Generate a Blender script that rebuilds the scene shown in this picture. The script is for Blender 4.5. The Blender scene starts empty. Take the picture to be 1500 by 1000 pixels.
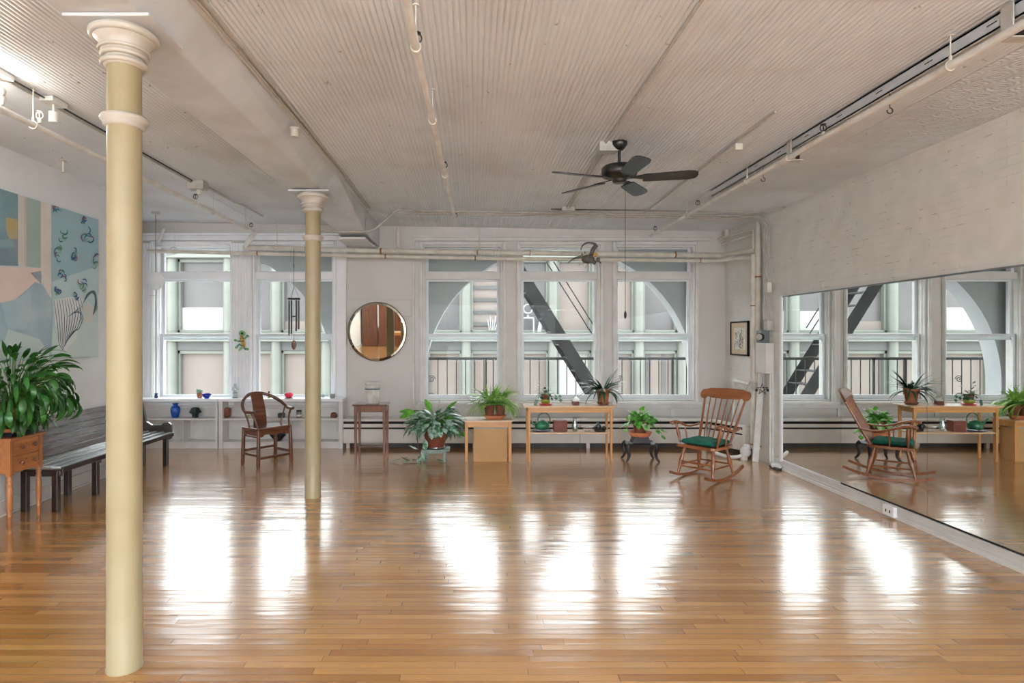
import bpy, math, random
from mathutils import Vector, Matrix, Euler
R = math.radians
PI = math.pi
rnd = random.Random(7)
scn = bpy.context.scene
col = scn.collection
F, CX, HY, CAMZ = 880.0, 692.0, 494.0, 1.63      # photo geometry: focal px, principal point, eye height

def W(x, y, Y):
    """world point at depth Y that the photo shows at pixel (x, y)"""
    return Vector(((x - CX) * Y / F, Y, CAMZ - (y - HY) * Y / F))

def lin(h):
    h = h.lstrip('#')
    o = []
    for i in (0, 2, 4):
        c = int(h[i:i + 2], 16) / 255
        o.append(c / 12.92 if c <= .04045 else ((c + .055) / 1.055) ** 2.4)
    return (o[0], o[1], o[2], 1)

# ------------------------------------------------------------------ materials
def new_mat(name):
    m = bpy.data.materials.new(name); m.use_nodes = True
    nt = m.node_tree
    for n in list(nt.nodes): nt.nodes.remove(n)
    out = nt.nodes.new('ShaderNodeOutputMaterial')
    b = nt.nodes.new('ShaderNodeBsdfPrincipled')
    nt.links.new(b.outputs[0], out.inputs[0])
    return m, nt, b, out

def N(nt, t, **kw):
    n = nt.nodes.new(t)
    for k, v in kw.items():
        if k.startswith('i_'):
            n.inputs[k[2:].replace('_', ' ')].default_value = v
        else:
            setattr(n, k, v)
    return n

def math_n(nt, op, a, b=None, c=None):
    n = nt.nodes.new('ShaderNodeMath'); n.operation = op
    for i, v in enumerate((a, b, c)):
        if v is None: continue
        if isinstance(v, (int, float)): n.inputs[i].default_value = v
        else: nt.links.new(v, n.inputs[i])
    return n.outputs[0]

def mixc(nt, f, a, b):
    n = nt.nodes.new('ShaderNodeMix'); n.data_type = 'RGBA'
    for idx, v in ((0, f), (6, a), (7, b)):
        if isinstance(v, (int, float, tuple)): n.inputs[idx].default_value = v
        else: nt.links.new(v, n.inputs[idx])
    return n.outputs[2]

def mat(name, c1, c2=None, rough=.5, metal=0, scale=6, stretch=(1, 1, 1), bump=0, bscale=None, coat=0, spec=.5, detail=4, lo=.35, hi=.65, trans=0, ior=1.45, coatr=.08):
    m, nt, b, out = new_mat(name)
    c1 = lin(c1)
    b.inputs['Roughness'].default_value = rough
    b.inputs['Metallic'].default_value = metal
    b.inputs['Coat Weight'].default_value = coat
    b.inputs['Coat Roughness'].default_value = coatr
    b.inputs['Specular IOR Level'].default_value = spec
    b.inputs['Transmission Weight'].default_value = trans
    b.inputs['IOR'].default_value = ior
    tc = N(nt, 'ShaderNodeTexCoord'); mp = N(nt, 'ShaderNodeMapping')
    mp.inputs['Scale'].default_value = stretch
    nt.links.new(tc.outputs['Object'], mp.inputs[0])
    no = N(nt, 'ShaderNodeTexNoise', i_Scale=scale, i_Detail=detail)
    nt.links.new(mp.outputs[0], no.inputs['Vector'])
    mr = N(nt, 'ShaderNodeMapRange'); mr.inputs[1].default_value = lo; mr.inputs[2].default_value = hi
    nt.links.new(no.outputs[0], mr.inputs[0])
    if c2 is None:
        c2 = tuple(x * .88 for x in c1[:3]) + (1,)
    else:
        c2 = lin(c2)
    nt.links.new(mixc(nt, mr.outputs[0], c1, c2), b.inputs['Base Color'])
    if bump:
        n2 = N(nt, 'ShaderNodeTexNoise', i_Scale=bscale or scale * 4, i_Detail=5)
        nt.links.new(mp.outputs[0], n2.inputs['Vector'])
        bp = N(nt, 'ShaderNodeBump', i_Strength=bump, i_Distance=.01)
        nt.links.new(n2.outputs[0], bp.inputs['Height'])
        nt.links.new(bp.outputs[0], b.inputs['Normal'])
    return m

def wood(name, c1, c2, axis='X', rough=.4, coat=.2):
    st = {'X': (1, 14, 14), 'Y': (14, 1, 14), 'Z': (14, 14, 1)}[axis]
    return mat(name, c1, c2, rough=rough, scale=2.2, stretch=st, bump=.06, bscale=7, coat=coat, detail=6)

def emis(name, c, s):
    m, nt, b, out = new_mat(name)
    b.inputs['Base Color'].default_value = lin(c)
    b.inputs['Emission Color'].default_value = lin(c)
    b.inputs['Emission Strength'].default_value = s
    return m

def floor_mat():
    m, nt, b, out = new_mat('maple_strip_floor')
    L = nt.links.new
    tc = N(nt, 'ShaderNodeTexCoord'); sp = N(nt, 'ShaderNodeSeparateXYZ')
    L(tc.outputs['Object'], sp.inputs[0])
    X, Y = sp.outputs[0], sp.outputs[1]
    yb = math_n(nt, 'DIVIDE', Y, .057)
    row = math_n(nt, 'FLOOR', yb); fy = math_n(nt, 'FRACT', yb)
    wn = N(nt, 'ShaderNodeTexWhiteNoise', noise_dimensions='1D'); L(row, wn.inputs['W'])
    xb = math_n(nt, 'ADD', math_n(nt, 'DIVIDE', X, 1.05), math_n(nt, 'MULTIPLY', wn.outputs[0], 9.0))
    xi = math_n(nt, 'FLOOR', xb); fx = math_n(nt, 'FRACT', xb)
    cb = N(nt, 'ShaderNodeCombineXYZ'); L(row, cb.inputs[0]); L(xi, cb.inputs[1])
    w2 = N(nt, 'ShaderNodeTexWhiteNoise', noise_dimensions='2D'); L(cb.outputs[0], w2.inputs['Vector'])
    cr = N(nt, 'ShaderNodeValToRGB'); L(w2.outputs[0], cr.inputs[0])
    e = cr.color_ramp.elements
    e[0].position = 0; e[0].color = lin(FLOORC[0]); e[1].position = 1; e[1].color = lin(FLOORC[3])
    for p, c in ((.35, FLOORC[1]), (.7, FLOORC[2])):
        k = e.new(p); k.color = lin(c)
    # grain
    mp = N(nt, 'ShaderNodeMapping'); mp.inputs['Scale'].default_value = (3, 60, 1); L(tc.outputs['Object'], mp.inputs[0])
    g = N(nt, 'ShaderNodeTexNoise', i_Scale=1.5, i_Detail=6); L(mp.outputs[0], g.inputs['Vector'])
    gr = N(nt, 'ShaderNodeMapRange'); gr.inputs[1].default_value = .55; gr.inputs[2].default_value = .8; gr.inputs[4].default_value = .4
    L(g.outputs[0], gr.inputs[0])
    c = mixc(nt, gr.outputs[0], cr.outputs[0], lin('#6d4523'))
    # slow tonal wander
    n3 = N(nt, 'ShaderNodeTexNoise', i_Scale=.7, i_Detail=3); L(tc.outputs['Object'], n3.inputs['Vector'])
    m3 = N(nt, 'ShaderNodeMapRange'); m3.inputs[1].default_value = .4; m3.inputs[2].default_value = .7; m3.inputs[4].default_value = .35
    L(n3.outputs[0], m3.inputs[0])
    c = mixc(nt, m3.outputs[0], c, lin('#a06f3a'))
    # joints
    ey = math_n(nt, 'LESS_THAN', math_n(nt, 'MINIMUM', fy, math_n(nt, 'SUBTRACT', 1.0, fy)), .018)
    ex = math_n(nt, 'LESS_THAN', math_n(nt, 'MINIMUM', fx, math_n(nt, 'SUBTRACT', 1.0, fx)), .0016)
    gap = math_n(nt, 'MAXIMUM', ey, ex)
    c = mixc(nt, math_n(nt, 'MULTIPLY', gap, .6), c, lin('#4a2b14'))
    L(c, b.inputs['Base Color'])
    b.inputs['Roughness'].default_value = .22
    b.inputs['Coat Weight'].default_value = 1
    b.inputs['Coat Roughness'].default_value = .15
    b.inputs['Coat IOR'].default_value = FLOOR_IOR
    # relief: each strip a little cupped and tilted, long shallow waves along it
    mp2 = N(nt, 'ShaderNodeMapping'); mp2.inputs['Scale'].default_value = (1.0, 6, 1); L(tc.outputs['Object'], mp2.inputs[0])
    wv = N(nt, 'ShaderNodeTexNoise', i_Scale=1.6, i_Detail=3); L(mp2.outputs[0], wv.inputs['Vector'])
    tilt = math_n(nt, 'MULTIPLY', math_n(nt, 'SUBTRACT', fy, .5), math_n(nt, 'MULTIPLY', math_n(nt, 'SUBTRACT', w2.outputs[0], .5), .0012))
    cup = math_n(nt, 'MULTIPLY', math_n(nt, 'POWER', math_n(nt, 'SUBTRACT', fy, .5), 2.0), .0006)
    h = math_n(nt, 'ADD', math_n(nt, 'ADD', tilt, cup), math_n(nt, 'MULTIPLY', wv.outputs[0], .0022))
    h = math_n(nt, 'SUBTRACT', h, math_n(nt, 'MULTIPLY', gap, .0004))
    bp = N(nt, 'ShaderNodeBump', i_Strength=1.0, i_Distance=1.0)
    L(h, bp.inputs['Height'])
    L(bp.outputs[0], b.inputs['Normal']); L(bp.outputs[0], b.inputs['Coat Normal'])
    return m

def brick_mat():
    m, nt, b, out = new_mat('painted_brick')
    L = nt.links.new
    tc = N(nt, 'ShaderNodeTexCoord'); sp = N(nt, 'ShaderNodeSeparateXYZ'); cb = N(nt, 'ShaderNodeCombineXYZ')
    L(tc.outputs['Object'], sp.inputs[0]); L(sp.outputs[1], cb.inputs[0]); L(sp.outputs[2], cb.inputs[1])
    br = N(nt, 'ShaderNodeTexBrick', i_Scale=1.0); L(cb.outputs[0], br.inputs['Vector'])
    br.inputs['Brick Width'].default_value = .21; br.inputs['Row Height'].default_value = .068; br.inputs['Mortar Size'].default_value = .005; br.inputs['Mortar Smooth'].default_value = .8
    no = N(nt, 'ShaderNodeTexNoise', i_Scale=5, i_Detail=5); L(tc.outputs['Object'], no.inputs['Vector'])
    mask = N(nt, 'ShaderNodeTexNoise', i_Scale=1.3, i_Detail=3); L(tc.outputs['Object'], mask.inputs['Vector'])
    mk = N(nt, 'ShaderNodeMapRange'); mk.inputs[1].default_value = .42; mk.inputs[2].default_value = .62; L(mask.outputs[0], mk.inputs[0])
    h = math_n(nt, 'SUBTRACT', math_n(nt, 'MULTIPLY', no.outputs[0], .8), math_n(nt, 'MULTIPLY', br.outputs['Fac'], math_n(nt, 'ADD', .3, mk.outputs[0])))
    bp = N(nt, 'ShaderNodeBump', i_Strength=.7, i_Distance=.006); L(h, bp.inputs['Height']); L(bp.outputs[0], b.inputs['Normal'])
    bp.inputs['Strength'].default_value = .38
    mr = N(nt, 'ShaderNodeMapRange'); mr.inputs[1].default_value = .35; mr.inputs[2].default_value = .7; L(no.outputs[0], mr.inputs[0])
    c = mixc(nt, mr.outputs[0], lin('#e9e6e0'), lin('#dfdcd5'))
    n4 = N(nt, 'ShaderNodeTexNoise', i_Scale=9, i_Detail=6); L(tc.outputs['Object'], n4.inputs['Vector'])
    spk = math_n(nt, 'MULTIPLY', math_n(nt, 'GREATER_THAN', n4.outputs[0], .62), math_n(nt, 'MULTIPLY', br.outputs['Fac'], .6))
    c = mixc(nt, spk, c, lin('#a79d90'))
    L(c, b.inputs['Base Color'])
    b.inputs['Roughness'].default_value = .5
    return m

def ceiling_mat(name, tin=False):
    m, nt, b, out = new_mat(name)
    L = nt.links.new
    tc = N(nt, 'ShaderNodeTexCoord')
    no = N(nt, 'ShaderNodeTexNoise', i_Scale=1.1, i_Detail=5); L(tc.outputs['Object'], no.inputs['Vector'])
    mr = N(nt, 'ShaderNodeMapRange'); mr.inputs[1].default_value = .45; mr.inputs[2].default_value = .75; L(no.outputs[0], mr.inputs[0])
    c = mixc(nt, mr.outputs[0], lin('#dfe3e8'), lin('#c9c9cb'))
    n2 = N(nt, 'ShaderNodeTexNoise', i_Scale=14, i_Detail=8); L(tc.outputs['Object'], n2.inputs['Vector'])
    n3 = N(nt, 'ShaderNodeTexNoise', i_Scale=2.4, i_Detail=3); L(tc.outputs['Object'], n3.inputs['Vector'])
    sp = math_n(nt, 'MULTIPLY', math_n(nt, 'GREATER_THAN', n2.outputs[0], .69), math_n(nt, 'GREATER_THAN', n3.outputs[0], .53))
    c = mixc(nt, math_n(nt, 'MULTIPLY', sp, .6), c, lin('#8c8277'))
    L(c, b.inputs['Base Color'])
    b.inputs['Roughness'].default_value = .34
    n5 = N(nt, 'ShaderNodeTexNoise', i_Scale=9, i_Detail=5); L(tc.outputs['Object'], n5.inputs['Vector'])
    h = n5.outputs[0]
    if tin:
        vo = N(nt, 'ShaderNodeTexVoronoi', i_Scale=6.5); vo.inputs['Randomness'].default_value = 0
        L(tc.outputs['Object'], vo.inputs['Vector'])
        h = math_n(nt, 'ADD', math_n(nt, 'MULTIPLY', math_n(nt, 'SINE', math_n(nt, 'MULTIPLY', vo.outputs['Distance'], 30)), 1.2), h)
    bp = N(nt, 'ShaderNodeBump', i_Strength=.5, i_Distance=.006); L(h, bp.inputs['Height']); L(bp.outputs[0], b.inputs['Normal'])
    return m

def glass_mat(name, tint='#fafcfb', refl=.006):
    m = bpy.data.materials.new(name); m.use_nodes = True; nt = m.node_tree
    for n in list(nt.nodes): nt.nodes.remove(n)
    out = nt.nodes.new('ShaderNodeOutputMaterial'); mx = nt.nodes.new('ShaderNodeMixShader')
    t = nt.nodes.new('ShaderNodeBsdfTransparent'); g = nt.nodes.new('ShaderNodeBsdfGlossy')
    t.inputs[0].default_value = lin(tint); g.inputs['Roughness'].default_value = .02
    mx.inputs[0].default_value = refl
    nt.links.new(t.outputs[0], mx.inputs[1]); nt.links.new(g.outputs[0], mx.inputs[2]); nt.links.new(mx.outputs[0], out.inputs[0])
    return m

FLOORC = ('#a26d33', '#b98449', '#c99459', '#ad773c')
FLOOR_IOR = 1.85
SKY, FILL_DOWN_W, FILL_UP_W, REAR_FILL_W, EXPO = 5.2, 44, 190, 300, 0.46  # sky, added fill lights behind the camera, exposure
mt = {}
mt['floor'] = floor_mat()
mt['brick'] = brick_mat()
mt['ceil'] = ceiling_mat('corrugated_tin_paint')
mt['tin'] = ceiling_mat('pressed_tin_paint', True)
mt['wall'] = mat('warm_wall_paint', '#d9d5d1', '#d1ccc6', rough=.5, scale=1.5, bump=.12, bscale=14)
mt['lwall'] = mat('left_wall_paint', '#eaebed', '#e2e3e4', rough=.55, scale=1.5, bump=.12, bscale=12)
mt['white'] = mat('white_gloss_paint', '#fafafc', '#f2f2f6', rough=.32, scale=4, bump=.06, bscale=16)
mt['trimw'] = mat('worn_trim_paint', '#e2dfdc', '#d6d2ce', rough=.4, scale=5, bump=.1, bscale=18)
mt['sash'] = mat('grey_white_sash', '#e6e9ec', '#dce0e4', rough=.35, metal=.0, scale=4)
mt['beam'] = mat('beam_paint', '#d8dadc', '#c8c8c8', rough=.38, scale=3, bump=.25, bscale=9)
mt['cream'] = mat('cream_column_paint', '#a99c7d', '#a39471', rough=.36, scale=3, bump=.1, bscale=12)
mt['capital'] = mat('capital_paint', '#cbc4b9', '#c0b7a9', rough=.35, scale=8, bump=.06)
mt['pipe'] = mat('pipe_paint', '#dcd7cd', '#cdc5b8', rough=.42, scale=7, bump=.15)
mt['pipew'] = mat('white_pipe_paint', '#e6e5e2', '#d4d0ca', rough=.4, scale=8, bump=.1)
mt['rust'] = mat('rusty_band', '#a2713a', '#7c5a33', rough=.7, scale=40)
mt['conduit'] = mat('conduit_paint', '#c6c2bc', '#b2aca4', rough=.45, scale=12, bump=.1)
mt['raceway'] = mat('steel_raceway', '#ccd0d3', '#c0c4c7', rough=.3, scale=5)
mt['darkgrey'] = mat('dark_grey', '#4a4743', '#3b3936', rough=.6, scale=9)
mt['black'] = mat('black_iron', '#161617', '#232324', rough=.35, scale=20, coat=.3)
mt['blackm'] = mat('black_matt', '#1e1c1a', '#141312', rough=.6, scale=20)
mt['gap'] = mat('dark_slot', '#2a231d', '#1c1713', rough=.8)
mt['heater'] = mat('heater_enamel', '#ded8d1', '#d6cfc7', rough=.35, scale=5)
mt['heatertop'] = mat('heater_top', '#e0dcd7', '#d4cfc8', rough=.3, scale=6)
mt['mirror'] = None
m_, nt_, b_, o_ = new_mat('mirror_silver'); b_.inputs['Base Color'].default_value = (.86, .88, .87, 1); b_.inputs['Metallic'].default_value = 1; b_.inputs['Roughness'].default_value = .005
mt['mirror'] = m_
m_, nt_, b_, o_ = new_mat('old_mirror_silver'); b_.inputs['Base Color'].default_value = (.55, .52, .44, 1); b_.inputs['Metallic'].default_value = 1; b_.inputs['Roughness'].default_value = .01
mt['oldmirror'] = m_
mt['brass'] = mat('brass_rim', '#7c6f55', '#4d4230', rough=.35, metal=1, scale=10)
mt['glass'] = glass_mat('window_glass')
mt['clear'] = glass_mat('clear_glass', '#e8efee', .22)
mt['blueglass'] = mat('cobalt_glass', '#1f46d8', '#1836b8', rough=.06, scale=3, trans=.35, coat=.6)
mt['bluevase'] = mat('blue_vase_glass', '#1460cc', '#0d4bb0', rough=.06, scale=3, trans=.25, coat=.6)
mt['red'] = mat('red_glass', '#f0284e', '#e01a40', rough=.1, scale=3, coat=.6)
mt['redplate'] = mat('red_plate', '#e23a55', '#d62a48', rough=.3)
mt['terra'] = mat('terracotta', '#b0704e', '#9c5d3e', rough=.75, scale=9, bump=.1)
mt['terrad'] = mat('old_terracotta', '#8c5543', '#74442f', rough=.75, scale=9, bump=.15)
mt['terral'] = mat('orange_terracotta', '#c47850', '#b56a44', rough=.7, scale=7)
mt['plasticpot'] = mat('brown_plastic_pot', '#8b4a36', '#7d4030', rough=.45, scale=4)
mt['soil'] = mat('soil', '#2b2019', '#1b130e', rough=.95, scale=40, bump=.5)
mt['pine'] = wood('pine', '#cf9a5c', '#b97f45', 'X')
mt['pinez'] = wood('pine_upright', '#cc9557', '#b67b41', 'Z')
mt['pinetop'] = mat('worn_pine_top', '#d8b48c', '#cba275', rough=.28, scale=2, stretch=(1, 12, 12), coat=.5)
mt['oak'] = wood('orange_wood', '#b0703f', '#965a2f', 'Z', rough=.35, coat=.4)
mt['oakx'] = wood('orange_wood_board', '#b5743f', '#9b5e32', 'Y', rough=.35, coat=.4)
mt['rock'] = wood('rocker_wood', '#9a5c34', '#7d4524', 'Z', rough=.3, coat=.5)
mt['rockx'] = wood('rocker_wood_board', '#a0623a', '#824a28', 'X', rough=.3, coat=.5)
mt['chair'] = wood('dark_rosewood', '#6d3f28', '#4d2a1b', 'Z', rough=.32, coat=.5)
mt['chairx'] = wood('dark_rosewood_board', '#744530', '#55301f', 'X', rough=.25, coat=.6)
mt['walnut'] = wood('walnut', '#7c4c33', '#623823', 'Z', rough=.35, coat=.4)
mt['walnutx'] = wood('walnut_top', '#5e3a2a', '#4b2c20', 'X', rough=.2, coat=.8)
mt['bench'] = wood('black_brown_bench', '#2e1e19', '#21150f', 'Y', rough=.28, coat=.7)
mt['benchs'] = wood('bench_slat', '#7a716f', '#564d4a', 'Y', rough=.24, coat=.9)  # dark wood lightened: gloss reflection put into the slat colour
mt['bseat'] = mat('seat_painted_sheen', '#c4cdcf', '#a3aaac', rough=.2, scale=2, stretch=(6, 1, 6), coat=1)  # pale blue-grey puts the reflected window sheen into the seat colour
mt['cardboard'] = mat('kraft_board', '#bf9768', '#b88f60', rough=.75, scale=3)
mt['cardtop'] = mat('box_top_grey', '#a7a49d', '#98948c', rough=.5)
mt['green'] = mat('green_velvet', '#0e6a55', '#0a5546', rough=.85, scale=14, bump=.3)
mt['canco'] = mat('green_enamel', '#2f7d55', '#256a47', rough=.3, scale=8, coat=.4)
mt['navy'] = mat('navy_glaze', '#1b2d6e', '#14235a', rough=.2, coat=.5)
mt['stone'] = mat('stoneware', '#d8d4cf', '#c3bcb3', rough=.3, scale=12, coat=.4)
mt['stonebl'] = mat('blue_glaze_band', '#3f5068', '#34435a', rough=.3)
mt['greypaint'] = mat('grey_green_paint', '#8fa098', '#7f9088', rough=.5, scale=8)
mt['lime'] = mat('lime_glaze', '#97a43c', '#86932f', rough=.3, coat=.4)
mt['redwood'] = mat('reddish_brown', '#7c4130', '#6b3526', rough=.5, scale=8)
mt['iron'] = mat('old_cast_iron', '#3a3537', '#2b2729', rough=.45, scale=18, bump=.2, metal=.3)
mt['slate'] = mat('dark_green_glaze', '#2c3a38', '#202b2a', rough=.3, coat=.3)
mt['greymetal'] = mat('grey_metal', '#8d9092', '#7c7f82', rough=.4, metal=.4)
mt['meter'] = mat('panel_grey_white', '#dcd9d3', '#cfcbc4', rough=.4, scale=6)
mt['paper'] = mat('paper_shade', '#f0f1f2', '#e6e8ea', rough=.7)
mt['mat_card'] = mat('mount_card', '#d9c8ab', '#d2bf9f', rough=.8)
mt['bone'] = mat('drawing_paper', '#ebe7dc', '#e0dbce', rough=.8)
mt['ink'] = mat('ink', '#33383d', '#2a2e33', rough=.8)
mt['creature'] = mat('grey_speckled_papier', '#77726b', '#55514c', rough=.8, scale=60, bump=.3)
mt['yellow'] = mat('yellow_ochre', '#c99c3a', '#bb8d2d', rough=.5)
# leaves
def leafm(n, a, b, c='', r=.35, sc=9): return mat(n, a, b, rough=r, scale=sc, coat=.25, lo=.4, hi=.6, coatr=.25)
mt['lily'] = leafm('peace_lily_leaf', '#2d6b22', '#1f5019')
mt['aglao'] = mat('silver_mottled_leaf', '#a9bfb4', '#3d7546', rough=.38, scale=20, coat=.2, lo=.42, hi=.58)
mt['aglaog'] = leafm('fresh_green_leaf', '#6fae3c', '#4d9032', sc=20)
mt['fern'] = leafm('yellow_green_frond', '#b4dd74', '#8cc556')
mt['bronze'] = leafm('dark_bronze_frond', '#2f3b2a', '#3e4734')
mt['clivia'] = leafm('dark_strap_leaf', '#2d5a3c', '#1f4530')
mt['pothos'] = leafm('bright_pothos_leaf', '#72c043', '#3f9434', sc=18)
mt['pothosv'] = leafm('pale_pothos_leaf', '#c3d9a8', '#8fbf70', sc=18)
mt['violet'] = leafm('small_round_leaf', '#36664a', '#2a523a')
mt['stem'] = mat('green_stem', '#5b8a3a', '#4b7530', rough=.5)
mt['vine'] = mat('brown_vine', '#6a4a38', '#573a2b', rough=.7)
mt['succ'] = mat('pale_succulent', '#9fc0a8', '#6d9a80', rough=.6, scale=40)
# outside
mt['facade'] = mat('pale_green_iron', '#6c7069', '#656861', rough=.4, scale=1)
mt['facgrey'] = mat('facade_grey', '#4f504e', '#484947', rough=.5, scale=1)
mt['shade'] = mat('beige_shade', '#786f69', '#736a64', rough=.8, scale=.6)
mt['shadew'] = mat('white_shade', '#a3a29e', '#9c9b98', rough=.8, scale=.6)
mt['darkwin'] = mat('grey_window', '#545151', '#4c4949', rough=.3, scale=.8)
mt['archm'] = mat('pale_stone', '#b8babb', '#acafb2', rough=.7, scale=2)
mt['escape'] = mat('fire_escape_paint', '#3c3d3d', '#323333', rough=.5, scale=6)
mt['whitechair'] = mat('grey_white_plastic', '#8f9090', '#868787', rough=.6)
mt['street'] = mat('grey_paving', '#9a9a98', '#8b8b89', rough=.9, scale=1)
mt['warmlight'] = emis('lamp_glow', '#fff2dc', 60)

# ------------------------------------------------------------------ mesh builder
class MB:
    def __init__(s):
        s.v = []; s.f = []; s.sm = []; s.mi = []; s.m = 0
    def add(s, vs, fs, smooth=False):
        b = len(s.v); s.v += [Vector(v) for v in vs]
        for f in fs:
            s.f.append([b + i for i in f]); s.sm.append(smooth); s.mi.append(s.m)
        return s
    def mat(s, i): s.m = i; return s
    def box(s, x0, x1, y0, y1, z0, z1):
        return s.add([(x0, y0, z0), (x1, y0, z0), (x1, y1, z0), (x0, y1, z0), (x0, y0, z1), (x1, y0, z1), (x1, y1, z1), (x0, y1, z1)],
                     [(0, 3, 2, 1), (4, 5, 6, 7), (0, 1, 5, 4), (1, 2, 6, 5), (2, 3, 7, 6), (3, 0, 4, 7)])
    def bar(s, p, q, w, h, up=(0, 0, 1), w2=None, h2=None):
        """rectangular bar from p to q, width w across, height h along up"""
        p, q = Vector(p), Vector(q); d = (q - p).normalized(); u = Vector(up)
        a = d.cross(u)
        if a.length < 1e-4: a = d.cross(Vector((1, 0, 0)))
        a.normalize(); b = a.cross(d)
        w2 = w if w2 is None else w2; h2 = h if h2 is None else h2
        vs = []
        for c, ww, hh in ((p, w, h), (q, w2, h2)):
            for i, j in ((-1, -1), (1, -1), (1, 1), (-1, 1)):
                vs.append(c + a * i * ww / 2 + b * j * hh / 2)
        return s.add(vs, [(0, 1, 2, 3), (7, 6, 5, 4), (0, 4, 5, 1), (1, 5, 6, 2), (2, 6, 7, 3), (3, 7, 4, 0)])
    def tube(s, pts, r, n=10, caps=True, closed=False, flat=1.0):
        pts = [Vector(p) for p in pts]; k = len(pts)
        rs = [r] * k if isinstance(r, (int, float)) else list(r)
        vs = []; ref = None
        for i, p in enumerate(pts):
            if closed: d = pts[(i + 1) % k] - pts[i - 1]
            else: d = pts[min(i + 1, k - 1)] - pts[max(i - 1, 0)]
            d.normalize()
            if ref is None:
                ref = Vector((0, 0, 1)) if abs(d.z) < .9 else Vector((1, 0, 0))
            a = d.cross(ref)
            if a.length < 1e-5: a = d.cross(Vector((0, 1, 0)))
            a.normalize(); b = a.cross(d).normalized(); ref = b
            for j in range(n):
                t = 2 * PI * j / n
                vs.append(p + a * math.cos(t) * rs[i] + b * math.sin(t) * rs[i] * flat)
        fs = []
        for i in range(k if closed else k - 1):
            i2 = (i + 1) % k
            for j in range(n):
                j2 = (j + 1) % n
                fs.append((i * n + j, i2 * n + j, i2 * n + j2, i * n + j2))
        s.add(vs, fs, True)
        if caps and not closed:
            s.add(vs[:n], [tuple(range(n))]); s.add(vs[-n:], [tuple(reversed(range(n)))])
        return s
    def cyl(s, p, q, r, r2=None, n=16): return s.tube([p, q], [r, r if r2 is None else r2], n)
    def lathe(s, prof, c=(0, 0, 0), n=28, smooth=True, axis='Z'):
        c = Vector(c); vs = []
        for (r, z) in prof:
            for j in range(n):
                t = 2 * PI * j / n
                if axis == 'Z': vs.append(c + Vector((r * math.cos(t), r * math.sin(t), z)))
                elif axis == 'Y': vs.append(c + Vector((r * math.cos(t), -z, r * math.sin(t))))
                else: vs.append(c + Vector((z, r * math.cos(t), r * math.sin(t))))
        fs = []
        for i in range(len(prof) - 1):
            for j in range(n):
                j2 = (j + 1) % n
                fs.append((i * n + j, i * n + j2, (i + 1) * n + j2, (i + 1) * n + j))
        s.add(vs, fs, smooth)
        for idx, rev in ((0, True), (len(prof) - 1, False)):
            if prof[idx][0] > 1e-4:
                ring = vs[idx * n:(idx + 1) * n]
                s.add(ring, [tuple(reversed(range(n))) if rev else tuple(range(n))])
        return s
    def sphere(s, c, r, n=14, m=8):
        if isinstance(r, (int, float)): r = (r, r, r)
        c = Vector(c); vs = []; fs = []
        for i in range(m + 1):
            ph = PI * i / m
            for j in range(n):
                t = 2 * PI * j / n
                vs.append(c + Vector((r[0] * math.sin(ph) * math.cos(t), r[1] * math.sin(ph) * math.sin(t), -r[2] * math.cos(ph))))
        for i in range(m):
            for j in range(n):
                j2 = (j + 1) % n
                fs.append((i * n + j, i * n + j2, (i + 1) * n + j2, (i + 1) * n + j))
        return s.add(vs, fs, True)
    def prism(s, poly, a, b, smooth=False):
        """poly: list of 3D points (planar); extruded by vector b-a"""
        a = Vector(a); d = Vector(b)
        n = len(poly); vs = [Vector(p) + a for p in poly] + [Vector(p) + d for p in poly]
        s.add(vs[:n], [tuple(reversed(range(n)))]); s.add(vs[n:], [tuple(range(n))])
        fs = [(i, (i + 1) % n, n + (i + 1) % n, n + i) for i in range(n)]
        return s.add(vs, fs, smooth)
    def build(s, name, mats, parent=None, world=False, bevel=0, seg=2):
        vs = s.v
        if not isinstance(mats, (list, tuple)): mats = [mats]
        loc = Vector((0, 0, 0))
        if parent is None:
            lo = Vector((min(v[i] for v in vs) for i in range(3))); hi = Vector((max(v[i] for v in vs) for i in range(3)))
            loc = Vector(((lo.x + hi.x) / 2, (lo.y + hi.y) / 2, lo.z))
            if name.startswith(('floor', 'wall', 'ceiling')): loc = Vector((0, 0, 0))
            vs = [v - loc for v in vs]
        elif world:
            root = parent; M_ = Matrix.Identity(4)
            while root is not None:
                M_ = root.matrix_basis @ M_; root = root.parent
            inv = M_.inverted(); vs = [inv @ v for v in vs]
        me = bpy.data.meshes.new(name)
        me.from_pydata([tuple(v) for v in vs], [], s.f)
        for m in mats: me.materials.append(mt[m] if isinstance(m, str) else m)
        me.polygons.foreach_set('use_smooth', s.sm)
        me.polygons.foreach_set('material_index', s.mi)
        me.update()
        o = bpy.data.objects.new(name, me); col.objects.link(o)
        o.location = loc
        if parent is not None: o.parent = parent
        if bevel:
            md = o.modifiers.new('soft edges', 'BEVEL'); md.width = bevel; md.segments = seg; md.limit_method = 'ANGLE'; md.angle_limit = R(40)
        return o

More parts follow.
